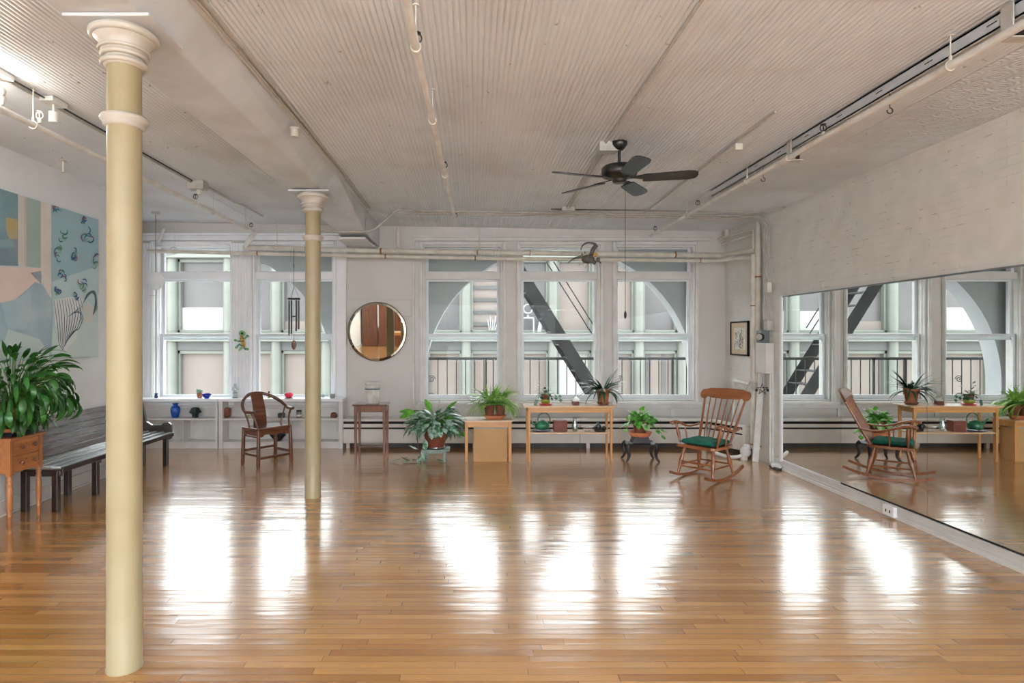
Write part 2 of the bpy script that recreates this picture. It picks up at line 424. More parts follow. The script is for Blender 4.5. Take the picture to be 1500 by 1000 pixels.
def tag(o, label=None, cat=None, group=None, kind=None):
    if label: o['label'] = label
    if cat: o['category'] = cat
    if group: o['group'] = group
    if kind: o['kind'] = kind
    return o
def thing(name, label, cat, loc, rz=0, group=None, kind=None):
    o = bpy.data.objects.new(name, None); col.objects.link(o)
    o.location = loc; o.rotation_euler = (0, 0, rz)
    o.matrix_basis = Matrix.Translation(Vector(loc)) @ Matrix.Rotation(rz, 4, 'Z')
    o.empty_display_size = .1
    return tag(o, label, cat, group, kind)
def copy_tree(o, parent=None):
    c = o.copy(); col.objects.link(c)
    if parent is not None: c.parent = parent
    for ch in [k for k in bpy.data.objects if k.parent == o]: copy_tree(ch, c)
    return c
def S(o): return tag(o, kind='structure')
def arc(c, r, a0, a1, n, plane='XZ'):
    c = Vector(c); out = []
    for i in range(n + 1):
        t = a0 + (a1 - a0) * i / n
        if plane == 'XZ': out.append(c + Vector((r * math.cos(t), 0, r * math.sin(t))))
        elif plane == 'YZ': out.append(c + Vector((0, r * math.cos(t), r * math.sin(t))))
        else: out.append(c + Vector((r * math.cos(t), r * math.sin(t), 0)))
    return out
def smoothpath(pts, k=6):
    pts = [Vector(p) for p in pts]; out = []
    P = [pts[0]] + pts + [pts[-1]]
    for i in range(1, len(P) - 2):
        a, b, c, d = P[i - 1], P[i], P[i + 1], P[i + 2]
        for j in range(k):
            t = j / k
            out.append(.5 * ((2 * b) + (c - a) * t + (2 * a - 5 * b + 4 * c - d) * t * t + (3 * b - a - 3 * c + d) * t ** 3))
    out.append(pts[-1]); return out

# ------------------------------------------------------------------ room shell
XR, XL, YB, YF0 = 3.83, -4.30, 9.10, -7.2
def cz(x): return 3.305 - .0165 * x
S(MB().box(-5.3, 4.1, YF0 - .2, 9.45, -.15, 0).build('floor', 'floor'))
# ceiling of corrugated tin sheets running away from the camera
cb = MB(); pitch = .033; st = .0041; xs = []
x = -5.15
while x < 4.0: xs.append(x); x += st
seams = [-7.2, -5.4, -3.6, -1.8, 0, 1.85, 3.63, 5.40, 7.25, 9.12]
for si in range(len(seams) - 1):
    y0, y1 = seams[si], seams[si + 1] + .03
    ph = rnd.random() * .004; vs = []
    for j, y in enumerate((y0, (y0 + y1) / 2, y1)):
        off = (-.000, -.002, -.005)[j]
        for x in xs:
            wob = .002 * math.sin(x * 2.1 + si * 1.7)
            a = abs(math.sin(PI * (x + ph) / pitch))
            vs.append((x, y, cz(x) + off + wob + .005 - .0115 * a ** .75))
    n = len(xs)
    cb.add(vs, [(j * n + i, (j + 1) * n + i, (j + 1) * n + i + 1, j * n + i + 1) for j in range(2) for i in range(n - 1)], True)
cb.add([(-5.3, YF0, 3.42), (4.1, YF0, 3.42), (4.1, 9.4, 3.42), (-5.3, 9.4, 3.42)], [(0, 1, 2, 3)])
cb.box(-5.3, 4.1, YF0, 9.4, 3.45, 3.6)
S(cb.build('ceiling', 'ceil'))
def plate(n, x0, x1, y0, y1, m, d=.012):
    b = MB(); b.add([(x0, y0, cz(x0) - d), (x1, y0, cz(x1) - d), (x1, y1, cz(x1) - d), (x0, y1, cz(x0) - d), (x0, y0, cz(x0)), (x1, y0, cz(x1)), (x1, y1, cz(x1)), (x0, y1, cz(x0))],
                    [(0, 1, 2, 3), (4, 7, 6, 5), (0, 4, 5, 1), (1, 5, 6, 2), (2, 6, 7, 3), (3, 7, 4, 0)])
    return S(b.build(n, m))
plate('ceiling_tin_panel', 3.06, 3.83, 1.2, 5.1, 'tin')
plate('ceiling_patch', -5.0, -3.2, 6.9, 9.1, 'ceil', .01)
plate('ceiling_patch', -3.62, -3.12, 2.4, 6.9, 'ceil', .01)

# windows: opening spans on the back wall
OPEN = {'A': (-4.81, -3.65), 'B': (-3.34, -2.09), 'C': (-.75, .455), 'D': (.715, 1.94), 'E': (2.165, 3.38)}
WZ0, WZ1 = .66, 3.03
bw = MB(); edges = [-5.3] + [e for k in 'ABCDE' for e in OPEN[k]] + [4.1]
for i in range(0, len(edges), 2): bw.box(edges[i], edges[i + 1], YB, 9.40, 0, 3.45)
for k in 'ABCDE':
    a, b = OPEN[k]; bw.box(a, b, YB, 9.40, 0, WZ0); bw.box(a, b, YB, 9.40, WZ1, 3.45)
S(bw.build('wall_back', 'wall'))
S(MB().box(XR, 4.1, YF0, YB, 0, 3.45).build('wall_right', 'brick'))
S(MB().box(-5.3, XL, YF0, 7.75, 0, 3.45).build('wall_left', 'lwall'))
S(MB().box(-5.3, -5.02, 7.75, YB, 0, 3.45).build('wall_alcove', 'lwall'))
S(MB().box(-5.3, 4.1, YF0 - .2, YF0, 0, 3.45).build('wall_front', 'wall'))
S(MB().box(XL, XL + .02, YF0, 7.75, 0, .14).box(XL, XL + .035, YF0, 7.75, 0, .02).build('baseboard_left', 'trimw', bevel=.004))

def window(i, k, white):
    x0, x1 = OPEN[k]; m = 'white' if white else 'trimw'
    fr = MB(); t = .028
    fr.box(x0, x0 + t, 9.12, 9.38, WZ0, WZ1).box(x1 - t, x1, 9.12, 9.38, WZ0, WZ1).box(x0 + t, x1 - t, 9.12, 9.38, WZ1 - t, WZ1).box(x0 + t, x1 - t, 9.12, 9.38, WZ0, WZ0 + t)
    for sx in (x0 + t, x1 - t - .012):   # parting beads
        fr.box(sx, sx + .012, 9.16, 9.18, WZ0, 2.52).box(sx, sx + .012, 9.245, 9.255, WZ0, 2.52)
    fr.box(x0 + t, x1 - t, 9.17, 9.30, 2.52, 2.625)
    root = S(fr.build('window_%d' % i, m, bevel=.003)); inv = root.location
    def part(b, n, mm, bev=.003): return b.build(n, mm, root, world=True, bevel=bev)
    root.matrix_basis = Matrix.Translation(inv)
    a, b = x0 + t, x1 - t; st = .047
    def sash(y, z0, z1, br, tr, n):
        s = MB().box(a, a + st, y, y + .035, z0, z1).box(b - st, b, y, y + .035, z0, z1).box(a + st, b - st, y, y + .035, z0, z0 + br).box(a + st, b - st, y, y + .035, z1 - tr, z1)
        so = part(s, n, 'sash')
        p = MB().box(a + st - .005, b - st + .005, y + .014, y + .018, z0 + br - .005, z1 - tr + .005)
        g = p.build('pane', 'glass', so, world=False) if False else part(p, n.replace('sash', 'pane'), 'glass', 0)
        return so
    sash(9.262, 1.59, 2.52, .05, .03, 'upper_sash')
    sash(9.20, WZ0 + t, 1.685, .065, .045, 'lower_sash')
    sash(9.23, 2.625, WZ1 - t, .02, .02, 'transom_sash')
    cw = .05
    c = MB()
    for xa, xb in ((x0 - cw, x0), (x1, x1 + cw)):
        if k == 'A' and xa >= x1: continue
        if k == 'B' and xb <= x0: continue
        c.box(xa, xb, 9.065, YB, WZ0 - .02, WZ1 + cw).box(xa + .012, xb - .012, 9.05, 9.066, WZ0 - .02, WZ1 + .04)
    c.box(x0 - cw * .2, x1 + cw * .2, 9.065, YB, WZ1, WZ1 + cw).box(x0, x1, 9.05, 9.066, WZ1 + .01, WZ1 + .04)
    part(c, 'casing', m)
    part(MB().box(x0 - .07, x1 + .07, 9.02, 9.16, WZ0 - .045, WZ0), 'sill', m, .006)
for i, (k, w) in enumerate((('A', 1), ('B', 1), ('C', 0), ('D', 0), ('E', 0))): window(i + 1, k, w)
# fluted mullion casing between the two white windows and the wide outer casings
t1 = MB()
t1.box(-3.65, -3.34, 9.06, YB, .73, 3.05)
for j in range(7): t1.tube([(-3.63 + .045 * j, 9.06, .74), (-3.63 + .045 * j, 9.06, 3.04)], .014, 8)
S(t1.build('trim_1', 'white'))
t1 = MB().box(-5.02, -4.86, 9.06, YB, .73, 3.05)
for j in range(4): t1.tube([(-5.0 + .045 * j, 9.06, .74), (-5.0 + .045 * j, 9.06, 3.04)], .014, 8)
S(t1.build('trim_2', 'white'))
t1 = MB().box(-2.04, -1.93, 9.055, YB, .0, 3.1).box(-1.93, -1.90, 9.04, YB, .0, 3.1)
S(t1.build('trim_3', 'white', bevel=.004))
S(MB().box(-5.02, -1.95, 9.05, YB, 3.09, 3.13).box(-5.02, -1.95, 9.03, YB, 3.17, 3.20).box(-5.02, -1.95, 9.075, YB, 3.13, 3.17).build('trim_4', 'white', bevel=.004))
S(MB().box(-.90, 3.62, 9.05, YB, 3.14, 3.165).box(-.88, 3.60, 9.075, YB, 3.09, 3.14).box(-.86, 3.58, 9.06, YB, 3.085, 3.10).box(-.9, -.87, 9.06, YB, .6, 3.15).build('trim_5', 'trimw', bevel=.004))
# panelled strip behind the round mirror, aprons and stiles under the windows
tp = MB().box(-1.90, -.92, 9.085, YB, 1.955, 2.19)
tp.box(-1.9, -.92, 9.078, YB, 2.19, 2.205).box(-1.9, -.92, 9.078, YB, 1.945, 1.955)
S(tp.build('trim_6', 'wall', bevel=.003))
tq = MB().box(-.86, 3.62, 9.075, YB, .56, .61)
for xx in (-.80, .58, 2.05, 3.03, 3.5): tq.box(xx - .035, xx + .035, 9.075, YB, .43, .56)
S(tq.build('trim_7', 'trimw', bevel=.004))

# right wall base: stepped board with cable raceway
bm = MB().box(XR - .022, XR, 1.0, 7.55, 0, .12).box(XR - .034, XR - .022, 1.0, 7.55, .095, .115).box(XR - .04, XR - .022, 1.0, 7.55, 0, .03).box(XR - .03, XR - .022, 1.0, 7.55, .05, .058)
S(bm.build('baseboard_right', 'trimw', bevel=.003))

# ------------------------------------------------------------------ ceiling beam and columns
secs = [(-7.2, (-1.95, 3.16), (-1.577, 3.16), (-1.42, cz(-1.42)), (-1.95, cz(-1.95))),
        (3.0, (-1.95, 3.16), (-1.577, 3.16), (-1.42, cz(-1.42)), (-1.95, cz(-1.95))),
        (6.14, (-1.858, 3.12), (-1.524, 3.12), (-1.39, cz(-1.4)), (-1.86, cz(-1.9))),
        (7.9, (-1.80, 3.026), (-1.42, 3.026), (-1.415, cz(-1.4)), (-1.80, cz(-1.9))),
        (9.1, (-1.86, 2.999), (-1.406, 2.999), (-1.406, cz(-1.4)), (-1.86, cz(-1.9)))]
b = MB(); vs = []
for y, *q in secs: vs += [(px, y, pz) for px, pz in q]
fs = []
for i in range(len(secs) - 1):
    for j in range(4): fs.append((i * 4 + j, (i + 1) * 4 + j, (i + 1) * 4 + (j + 1) % 4, i * 4 + (j + 1) % 4))
fs += [(0, 1, 2, 3), (19, 18, 17, 16)]
b.add(vs, [tuple(reversed(f)) for f in fs])
S(b.build('ceiling_beam', 'beam', bevel=.008))

def column(x, y, label, ztop):
    k = thing('iron_column', label, 'column', (x, y, 0), group='cream columns under the beam', kind='thing')
    r = .0795
    MB().lathe([(r + .004, 0), (r + .004, .01), (r + .001, .014), (r, .5), (r - .002, ztop - .45)], n=40).build('shaft', 'cream', k)
    MB().lathe([(r - .003, ztop - .30), (r - .003, ztop - .175)], n=40).lathe([(r - .002, ztop - .47), (r - .003, ztop - .29)], n=40).build('neck', 'cream', k)
    c = ztop - .47
    MB().lathe([(r - .002, c - .01), (r + .016, c), (r + .010, c + .008), (r + .026, c + .022), (r + .029, c + .035), (r + .022, c + .046), (r - .002, c + .05)], n=40).build('collar', 'capital', k)
    c = ztop - .18
    cpb = MB()
    for rr_, zz_, th_ in ((r + .016, c + .012, .012), (r + .018, c + .05, .010), (r + .030, c + .078, .008), (r + .060, c + .150, .018)):
        cpb.lathe([(rr_ + th_ * math.cos(a_), zz_ + th_ * math.sin(a_)) for a_ in [-PI / 2 + PI * k_ / 8 for k_ in range(9)]], n=44)
    cpb.lathe([(r - .004, c - .005), (r + .012, c), (r + .012, c + .025), (r + .006, c + .032), (r + .006, c + .04), (r + .014, c + .046), (r + .016, c + .062), (r + .022, c + .066),
                (r + .030, c + .09), (r + .032, c + .105), (r + .040, c + .12), (r + .056, c + .132), (r + .06, c + .14), (r + .06, c + .17), (r + .05, c + .18)], n=44).build('capital', 'capital', k)
    MB().box(-.21, .20, -.15, .19, ztop, ztop + .017).build('abacus', 'beam', k, bevel=.004)
column(-1.72, 2.97, 'thick cream round column standing closest to the camera, full height', 3.14)
column(-1.63, 6.14, 'slimmer looking cream round column farther back, beside the horseshoe-backed chair', 3.09)

# ------------------------------------------------------------------ left shelves along the windows
def shelf_unit(label, x0, x1, div, side_w=.035):
    t = thing('open_shelf_unit', label, 'shelf', ((x0 + x1) / 2, 8.94, 0))
    y0, y1 = 8.80, 9.03
    def p(b, n, bev=.002): return b.build(n, 'trimw' if n != 'top_board' else 'white', t, world=True, bevel=bev)
    p(MB().box(x0, x1, y0 - .01, 9.06, .69, .73), 'top_board')
    p(MB().box(x0, x0 + side_w, y0, y1, 0, .69), 'side_panel'); p(MB().box(x1 - side_w, x1, y0, y1, 0, .69), 'side_panel')
    p(MB().box(x0 + side_w, x1 - side_w, y0 + .01, y1, .415, .44), 'middle_shelf')
    p(MB().box(x0 + side_w, x1 - side_w, y0 + .01, y1, .075, .10), 'bottom_shelf')
    p(MB().box(x0 + side_w, x1 - side_w, y0 + .02, y0 + .04, 0, .075), 'plinth')
    p(MB().box(x0 + side_w, x1 - side_w, y1, y1 + .012, 0, .69).box(x0 + side_w, x1 - side_w, y1 - .02, y1, .565, .58), 'back_panel')
    for d in div: p(MB().box(d - .01, d + .01, y0 + .015, y1, .10, .415), 'divider')
shelf_unit('white open shelf unit holding the blue vase, behind the thick column', -5.0, -3.735, (-4.25,))
shelf_unit('white open shelf unit behind the horseshoe-backed chair', -3.72, -1.90, (), .06)

# ------------------------------------------------------------------ radiator cover
rc = thing('radiator_cover', 'long low cream metal radiator cover under the three right-hand windows', 'radiator', (.8, 8.95, 0))
def cover_run(p, q, name, depth=.26, top_out=.02):
    p = Vector(p); q = Vector(q); d = (q - p).normalized(); nrm = Vector((-d.y, d.x, 0))
    def seg(z0, z1, off, th, m, n, bev=.002):
        a = p + nrm * off; bq = q + nrm * off
        b = MB(); vs = [(a.x, a.y, z0), (bq.x, bq.y, z0), (bq.x + nrm.x * th, bq.y + nrm.y * th, z0), (a.x + nrm.x * th, a.y + nrm.y * th, z0)]
        vs += [(v[0], v[1], z1) for v in vs]
        b.add(vs, [(0, 3, 2, 1), (4, 5, 6, 7), (0, 1, 5, 4), (1, 2, 6, 5), (2, 3, 7, 6), (3, 0, 4, 7)])
        return b.build(n, m, rc, world=True, bevel=bev)
    seg(.398, .433, -top_out, depth + top_out, 'heatertop', 'cover_top', .006)
    seg(.308, .358, .0, .02, 'heater', 'louver_strip')
    seg(.075, .283, .0, .02, 'heater', 'front_panel', .006)
    seg(.10, .40, .04, .02, 'gap', 'dark_interior', 0)
    seg(.0, .10, .10, .02, 'darkgrey', 'toe_recess', 0)
cover_run((-1.90, 8.82, 0), (1.58, 8.82, 0), 'a'); cover_run((1.585, 8.82, 0), (3.44, 8.82, 0), 'b')
cover_run((3.445, 8.81, 0), (3.73, 8.19, 0), 'c', .09)
for px in (-1.83, .03, 1.70, 3.40): MB().box(px - .025, px + .025, 8.825, 8.87, 0, .09).build('foot', 'heater', rc, world=True, bevel=.003)
MB().box(3.70, 3.80, 8.20, 8.24, .05, .40).build('end_panel', 'heater', rc, world=True, bevel=.003)

# ------------------------------------------------------------------ wall mirrors on the right
for i in range(5):
    y1 = 7.37 - i * 1.175 if i else 7.37
    y0 = 7.37 - (i + 1) * 1.175 + .003
    words_ = ['white-framed edge beside the electrical panel', 'second along from the electrical panel', 'third along, showing the pine tables', 'fourth along from the window end', 'fifth along, just past the picture edge'][i]
    t = thing('wall_mirror', 'tall mirror sheet on the brick wall, ' + words_, 'mirror', (XR - .02, (y0 + y1) / 2, .13), group='mirror sheets along the brick wall')
    x = XR - .028
    MB().box(x, x + .006, y0, y1, .135, 2.12).build('mirror_glass', 'mirror', t, world=True)
    MB().box(x + .006, XR - .001, y0, y1, .135, 2.12).build('backing', 'darkgrey', t, world=True)
    if i: MB().box(x - .004, x + .010, y0, y1, .122, .135).build('bottom_channel', 'gap', t, world=True)
    else:
        MB().box(x - .01, XR - .001, y1, y1 + .05, .10, 2.14).box(x - .004, x + .006, y0, y1, .12, .135).build('edge_frame', 'white', t, world=True, bevel=.003)
    MB().box(x - .003, XR - .001, y0, y1, 2.12, 2.135).build('top_channel', 'greymetal', t, world=True)
t = tag(MB().box(XR - .075, XR - .04, 5.36, 5.50, .02, .11).mat(1).box(XR - .077, XR - .074, 5.40, 5.415, .05, .075).box(XR - .077, XR - .074, 5.45, 5.465, .05, .075).build('wall_outlet', ['white', 'gap'], bevel=.003),
        'small white outlet box on the baseboard raceway under the mirrors', 'outlet')

# ------------------------------------------------------------------ round mirror
t = thing('round_mirror', 'round wall mirror with a thin dark rim above the walnut side table', 'mirror', (-1.434, 9.045, 1.717))
t.matrix_basis = t.matrix_basis @ Matrix.Rotation(R(2.6), 4, 'X')
t.rotation_euler = (R(2.6), 0, 0)
MB().lathe([(0, .012), (.405, .012), (.435, .005), (.438, .002)], n=96, axis='Y', smooth=False).build('mirror_glass', 'oldmirror', t)
MB().lathe([(.438, -.012), (.446, -.012), (.446, .008), (.440, .010), (.437, .002)], n=96, axis='Y').build('rim', 'brass', t)
MB().lathe([(0, -.014), (.442, -.014), (.442, -.010)], n=64, axis='Y').build('backing', 'blackm', t)

# ------------------------------------------------------------------ painting on the left wall
def LW(x, y, d=0):
    s = (CX - x) / 4.262; Y = F / s
    return Vector((-4.262 + d, Y, CAMZ - (y - HY) / s))
pm = {}
def pmat(h, h2=None):
    if h not in pm:
        pm[h] = mat('canvas_' + h.strip('#'), h, h2, rough=.75, scale=3.5, detail=7, bump=.08, bscale=30, lo=.3, hi=.7)
    return pm[h]
pt = thing('painting', 'large blue and pink figure painting hung on the white side wall', 'painting', LW(60, 520))
ya, yb_ = LW(143, 400).y, 4.55
MB().box(-4.298, -4.262, yb_, ya, 1.41, 2.972).build('canvas', pmat('#b4cbd0', '#c4d6d8'), pt, world=True)
def Q(cx, cy): return (cx / 3.447, 250 + cy / 3.447)
layers = {}; lay = [0]
def shape(h, pts, h2=None, px=False):
    """a flat patch of paint"""
    lay[0] += 1; d = .0008 + lay[0] * .00012
    P3 = [LW(*(p if px else Q(*p)), d) for p in pts]
    for p in P3: p.y = max(p.y, yb_); p.z = min(max(p.z, 1.411), 2.971)
    layers.setdefault(h, (MB(), h2))[0].add(P3, [tuple(range(len(P3)))])
def stroke(h, pts, w=5):
    lay[0] += 1; d = .0008 + lay[0] * .00012
    pts = [LW(*Q(*p), d) for p in pts]; pts = smoothpath(pts, 5)
    vs = []; w = w / 3.447 / 145
    for i, p in enumerate(pts):
        a = pts[max(i - 1, 0)]; b = pts[min(i + 1, len(pts) - 1)]
        t_ = (b - a).normalized(); nn = Vector((0, -t_.z, t_.y))
        ww = w * (.5 + .5 * math.sin(PI * (i + .6) / (len(pts) + .2)))
        vs += [p + nn * ww / 2, p - nn * ww / 2]
    for v in vs: v.z = min(v.z, 2.971); v.y = min(v.y, ya - .002)
    layers.setdefault(h, (MB(), None))[0].add(vs, [(2 * i, 2 * i + 1, 2 * i + 3, 2 * i + 2) for i in range(len(pts) - 1)])
shape('#70909c', [(-260, 0), (92, 100), (92, 480), (-260, 470)], '#86a0a8')
shape('#b7ad98', [(30, 235), (88, 245), (88, 355), (75, 358), (48, 350), (30, 300)], '#b49d6c')
shape('#bba878', [(36, 242), (86, 250), (86, 305), (40, 300)])
shape('#8f9aa2', [(48, 345), (90, 345), (92, 470), (80, 470), (72, 390)])
shape('#8ba7ae', [(-260, 345), (60, 348), (78, 388), (-260, 380)])
shape('#6d8490', [(-260, 395), (72, 392), (80, 400), (90, 478), (-260, 470)], '#8496a3')
shape('#d6d2ca', [(90, 100), (130, 112), (130, 490), (108, 490), (90, 470)])
shape('#9fb1b0', [(130, 112), (205, 135), (205, 490), (130, 482)], '#a9bab5')
shape('#cdc6be', [(120, 110), (132, 112), (132, 480), (122, 480)])
shape('#e2dcd6', [(205, 135), (258, 150), (258, 640), (205, 600)])
shape('#dcc6c0', [(-260, 470), (108, 488), (205, 490), (205, 560), (120, 620), (60, 665), (-260, 665)], '#e6d3cc')
shape('#b6cad2', [(-260, 665), (60, 665), (120, 612), (175, 562), (215, 575), (258, 650), (258, 945), (-260, 945)], '#93afbd')
shape('#b8ccd2', [(5, 668), (95, 645), (150, 600), (160, 700), (130, 800), (40, 800)], '#a5bdc8')
shape('#cfdcd9', [(-200, 900), (20, 860), (40, 800), (200, 850), (258, 945), (-200, 945)], '#bfd2d2')
shape('#9db0ba', [(150, 515), (207, 505), (207, 570)])
for j in range(6): stroke('#8e6d86', [(158 + j * 8, 513 - j), (168 + j * 8, 530), (180 + j * 5, 545)], 2)
shape('#a0bec7', [(256, 160), (496, 240), (496, 620), (380, 640), (262, 640)], '#a3c4cd')
shape('#b9d3d8', [(262, 560), (494, 480), (494, 940), (262, 940)], '#c6dbdc')
shape('#c7d9d8', [(262, 800), (494, 760), (494, 942), (262, 942)], '#d2e0dc')
# torso stripes, head
shape('#e7ecec', [(268, 652), (400, 630), (418, 650), (408, 720), (380, 850), (330, 905), (300, 880), (275, 760)])
for j in range(11):
    a = 272 + j * 13
    stroke('#3f5264', [(a, 654 - j * 1.5), (a + 8 + j, 720), (a + 18 - j * 2, 790), (296 + j * 8, 870 - j * 6), (318 + j * 2, 905 - j * 5)], 5)
for j in range(6): stroke('#4a5d6d', [(345 + j * 12, 735 - j * 12), (372 + j * 9, 715), (404, 690 + j * 14)], 4)
shape('#dcdeda', [(412, 690), (440, 660), (480, 700), (470, 760), (420, 775)])
for j in range(9): stroke('#5b6f78', [(418 + j * 3, 668 - j * 5), (440 + j * 4, 620 - j), (478, 612 + j * 6), (489 - j * 3, 700 + j * 4)], 5)
def motif(cx, cy, s=1.0):
    for k in range(9):
        a = rnd.random() * 6.28; r_ = rnd.uniform(8, 26) * s
        x, y = cx + math.cos(a) * r_ * .7, cy + math.sin(a) * r_
        c = rnd.choice(['#3a629a', '#7fae90', '#3c7f94', '#9ac4a8', '#94607a', '#3a629a'])
        b0 = rnd.random() * 6.28
        stroke(c, [(x + 11 * s * math.cos(b0 + q * .8), y + 13 * s * math.sin(b0 + q * .8)) for q in range(4)], 7)
for c in [(282, 200, 1), (418, 248, .8), (318, 318, 1.2), (436, 325, 1.5), (288, 415, 1.2), (378, 425, 1.1), (478, 460, 1.2), (308, 530, .9), (410, 570, 1.2), (285, 600, .8), (375, 632, .6)]: motif(*c)
big = MB(); mats_ = []
for h, (b, h2) in layers.items():
    k0 = len(big.v); big.v += b.v; mats_.append(pmat(h, h2))
    for f in b.f: big.f.append([i + k0 for i in f]); big.sm.append(False); big.mi.append(len(mats_) - 1)
big.build('painted_pattern', mats_, pt, world=True)

# ------------------------------------------------------------------ leaves
def leaf(b, p, az, el, length, width, droop=1.2, petiole=.1, n=6, fold=.25, shape=.9, twist=0, pr=.002):
    """petiole + blade bending down under its weight"""
    p = Vector(p); pts = [p.copy()]; steps = n; e = el; pd = petiole / 4
    for i in range(4):
        p = p + Vector((math.cos(az) * math.cos(e), math.sin(az) * math.cos(e), math.sin(e))) * pd
        e -= droop * .25 * .5; pts.append(p.copy())
    if petiole > .01:
        b.mat(1); b.tube(pts, [pr] * len(pts), 4, caps=False)
    b.mat(0); vs = []
    seg = length / steps
    for i in range(steps + 1):
        t = i / steps
        w = width * .5 * (math.sin(PI * min(1, t ** shape * .97 + .03)) ** .8 if 0 < t < 1 else .04)
        d = Vector((math.cos(az) * math.cos(e), math.sin(az) * math.cos(e), math.sin(e)))
        side = Vector((-math.sin(az), math.cos(az), 0))
        up = side.cross(d) * -1 if False else d.cross(side) * -1
        side = (side * math.cos(twist) + up * math.sin(twist)).normalized()
        vs += [p + side * w + up * w * fold, p.copy(), p - side * w + up * w * fold]
        p = p + d * seg; e -= droop * .75 / steps
    fs = []
    for i in range(steps):
        a = i * 3; fs += [(a, a + 1, a + 4, a + 3), (a + 1, a + 2, a + 5, a + 4)]
    b.add(vs, fs, True)
def foliage(parent, c, n, mats, L, Wd, pet, el=(10, 80), droop=(1, 1.8), r0=.03, azr=(0, 360), seed=1, name='foliage', **kw):
    g = random.Random(seed); b = MB()
    for i in range(n):
        az = R(g.uniform(*azr)); q = g.random()
        e = R(el[0] + (el[1] - el[0]) * q); rr = r0 * g.random()
        leaf(b, Vector(c) + Vector((math.cos(az) * rr, math.sin(az) * rr, 0)), az + g.uniform(-.3, .3), e, g.uniform(*L), g.uniform(*Wd), g.uniform(*droop), g.uniform(*pet), twist=g.uniform(-.5, .5), **kw)
    return b.build(name, mats, parent)
def pot(parent, h, rt, rb, m='terra', z=0, rim=True, c=(0, 0), name='pot', soil=True):
    x, y = c
    pr = [(rb, z), (rt * .96 + rb * .04 if not rim else rb + (rt - rb) * .78, z + h * .80)]
    if rim: pr += [(rt, z + h * .80), (rt * 1.02, z + h), (rt * .9, z + h), (rt * .86, z + h * .85)]
    else: pr = [(rb, z), (rt, z + h * .93), (rt * 1.04, z + h * .93), (rt * 1.04, z + h), (rt * .93, z + h), (rt * .9, z + h * .85)]
    MB().lathe(pr, (x, y, 0), n=32).build(name, m, parent)
    if soil: MB().lathe([(0, z + h * .86), (rt * .9, z + h * .86)], (x, y, 0), n=24).build('soil', 'soil', parent)
def saucer(parent, r, h, m='terra', z=0, c=(0, 0)):
    MB().lathe([(r * .78, z), (r, z + h), (r * .94, z + h), (r * .74, z + h * .3), (0, z + h * .3)], (c[0], c[1], 0), n=36).build('saucer', m, parent)

# ------------------------------------------------------------------ side table with drawers, and the big plant on it
t = thing('drawer_table', 'two-drawer wooden side table with turned legs carrying the big drooping plant', 'table', (-4.11, 5.33, 0))
x0, x1, y0, y1 = -4.27, -3.955, 5.14, 5.53
def tb(b, n, m='oak', bev=.003): return b.build(n, m, t, world=True, bevel=bev)
tb(MB().box(x0 - .015, x1 + .02, y0 - .02, y1 + .02, .745, .765), 'table_top', 'oakx')
tb(MB().box(x0, x1 - .02, y0 + .005, y1 - .005, .455, .745), 'case', 'oakx')
for z0, z1 in ((.475, .595), (.61, .735)):
    d = tb(MB().box(x1 - .02, x1 - .004, y0 + .045, y1 - .045, z0, z1), 'drawer', 'oakx')
    for yy in (y0 + .12, y1 - .12):
        k = MB().lathe([(.008, -.002), (.008, .012), (.019, .018), (.021, .028), (.014, .036), (0, .038)], (x1 - .004, yy, (z0 + z1) / 2), n=18, axis='X')
        k.build('knob', 'walnut', d, world=True)
    MB().lathe([(0, 0.001), (.006, .001)], (x1 - .003, (y0 + y1) / 2, (z0 + z1) / 2 + .02), n=10, axis='X').build('keyhole', 'blackm', d, world=True)
for lx, ly in ((x0 + .022, y0 + .022), (x1 - .022, y0 + .022), (x0 + .022, y1 - .022), (x1 - .022, y1 - .022)):
    b = MB().box(lx - .022, lx + .022, ly - .022, ly + .022, .44, .745)
    b.lathe([(.012, 0), (.016, .02), (.020, .05), (.014, .075), (.022, .09), (.022, .10), (.015, .11), (.021, .14), (.024, .27), (.022, .33), (.016, .345), (.024, .36), (.024, .375), (.015, .385), (.023, .40), (.023, .41), (.016, .42), (.020, .442)], (lx, ly, 0), n=20)
    tb(b, 'leg', 'oak', 0)
tag(MB().box(-4.24, -3.99, 5.20, 5.46, .766, .79).box(-4.23, -4.0, 5.21, 5.45, .79, .80).build('tray', 'blackm', bevel=.004), 'flat black tray on the drawer table under the big potted plant', 'tray')
t = thing('potted_peace_lily', 'large bushy dark green plant drooping from a terracotta pot on the drawer table', 'plant', (-4.07, 5.32, .801))
saucer(t, .13, .035, 'terral'); pot(t, .20, .135, .085, 'terra', z=.012)
g = random.Random(11); b = MB()
for i in range(330):
    az = g.uniform(0, 2 * PI)
    if math.cos(az) < -.2 and g.random() < .8: az = g.uniform(-1.5, 1.5)
    q = g.random(); base = Vector((math.cos(az) * .05 * g.random(), math.sin(az) * .05 * g.random(), .18))
    if q < .5:   # long arching outer leaves hanging at the end
        leaf(b, base, az, R(g.uniform(35, 75)), g.uniform(.15, .23), g.uniform(.034, .052), g.uniform(2.2, 3.3), g.uniform(.30, .52), n=6, pr=.0025, twist=g.uniform(-.9, .9))
    elif q < .82:
        leaf(b, base, az, R(g.uniform(60, 89)), g.uniform(.14, .22), g.uniform(.034, .05), g.uniform(.7, 2.0), g.uniform(.25, .58), n=6, pr=.0025, twist=g.uniform(-.8, .8))
    else:
        leaf(b, base, az, R(g.uniform(-25, 35)), g.uniform(.14, .2), g.uniform(.04, .055), g.uniform(1.0, 1.8), g.uniform(.08, .22), n=6, pr=.0025, twist=g.uniform(-.5, .5))
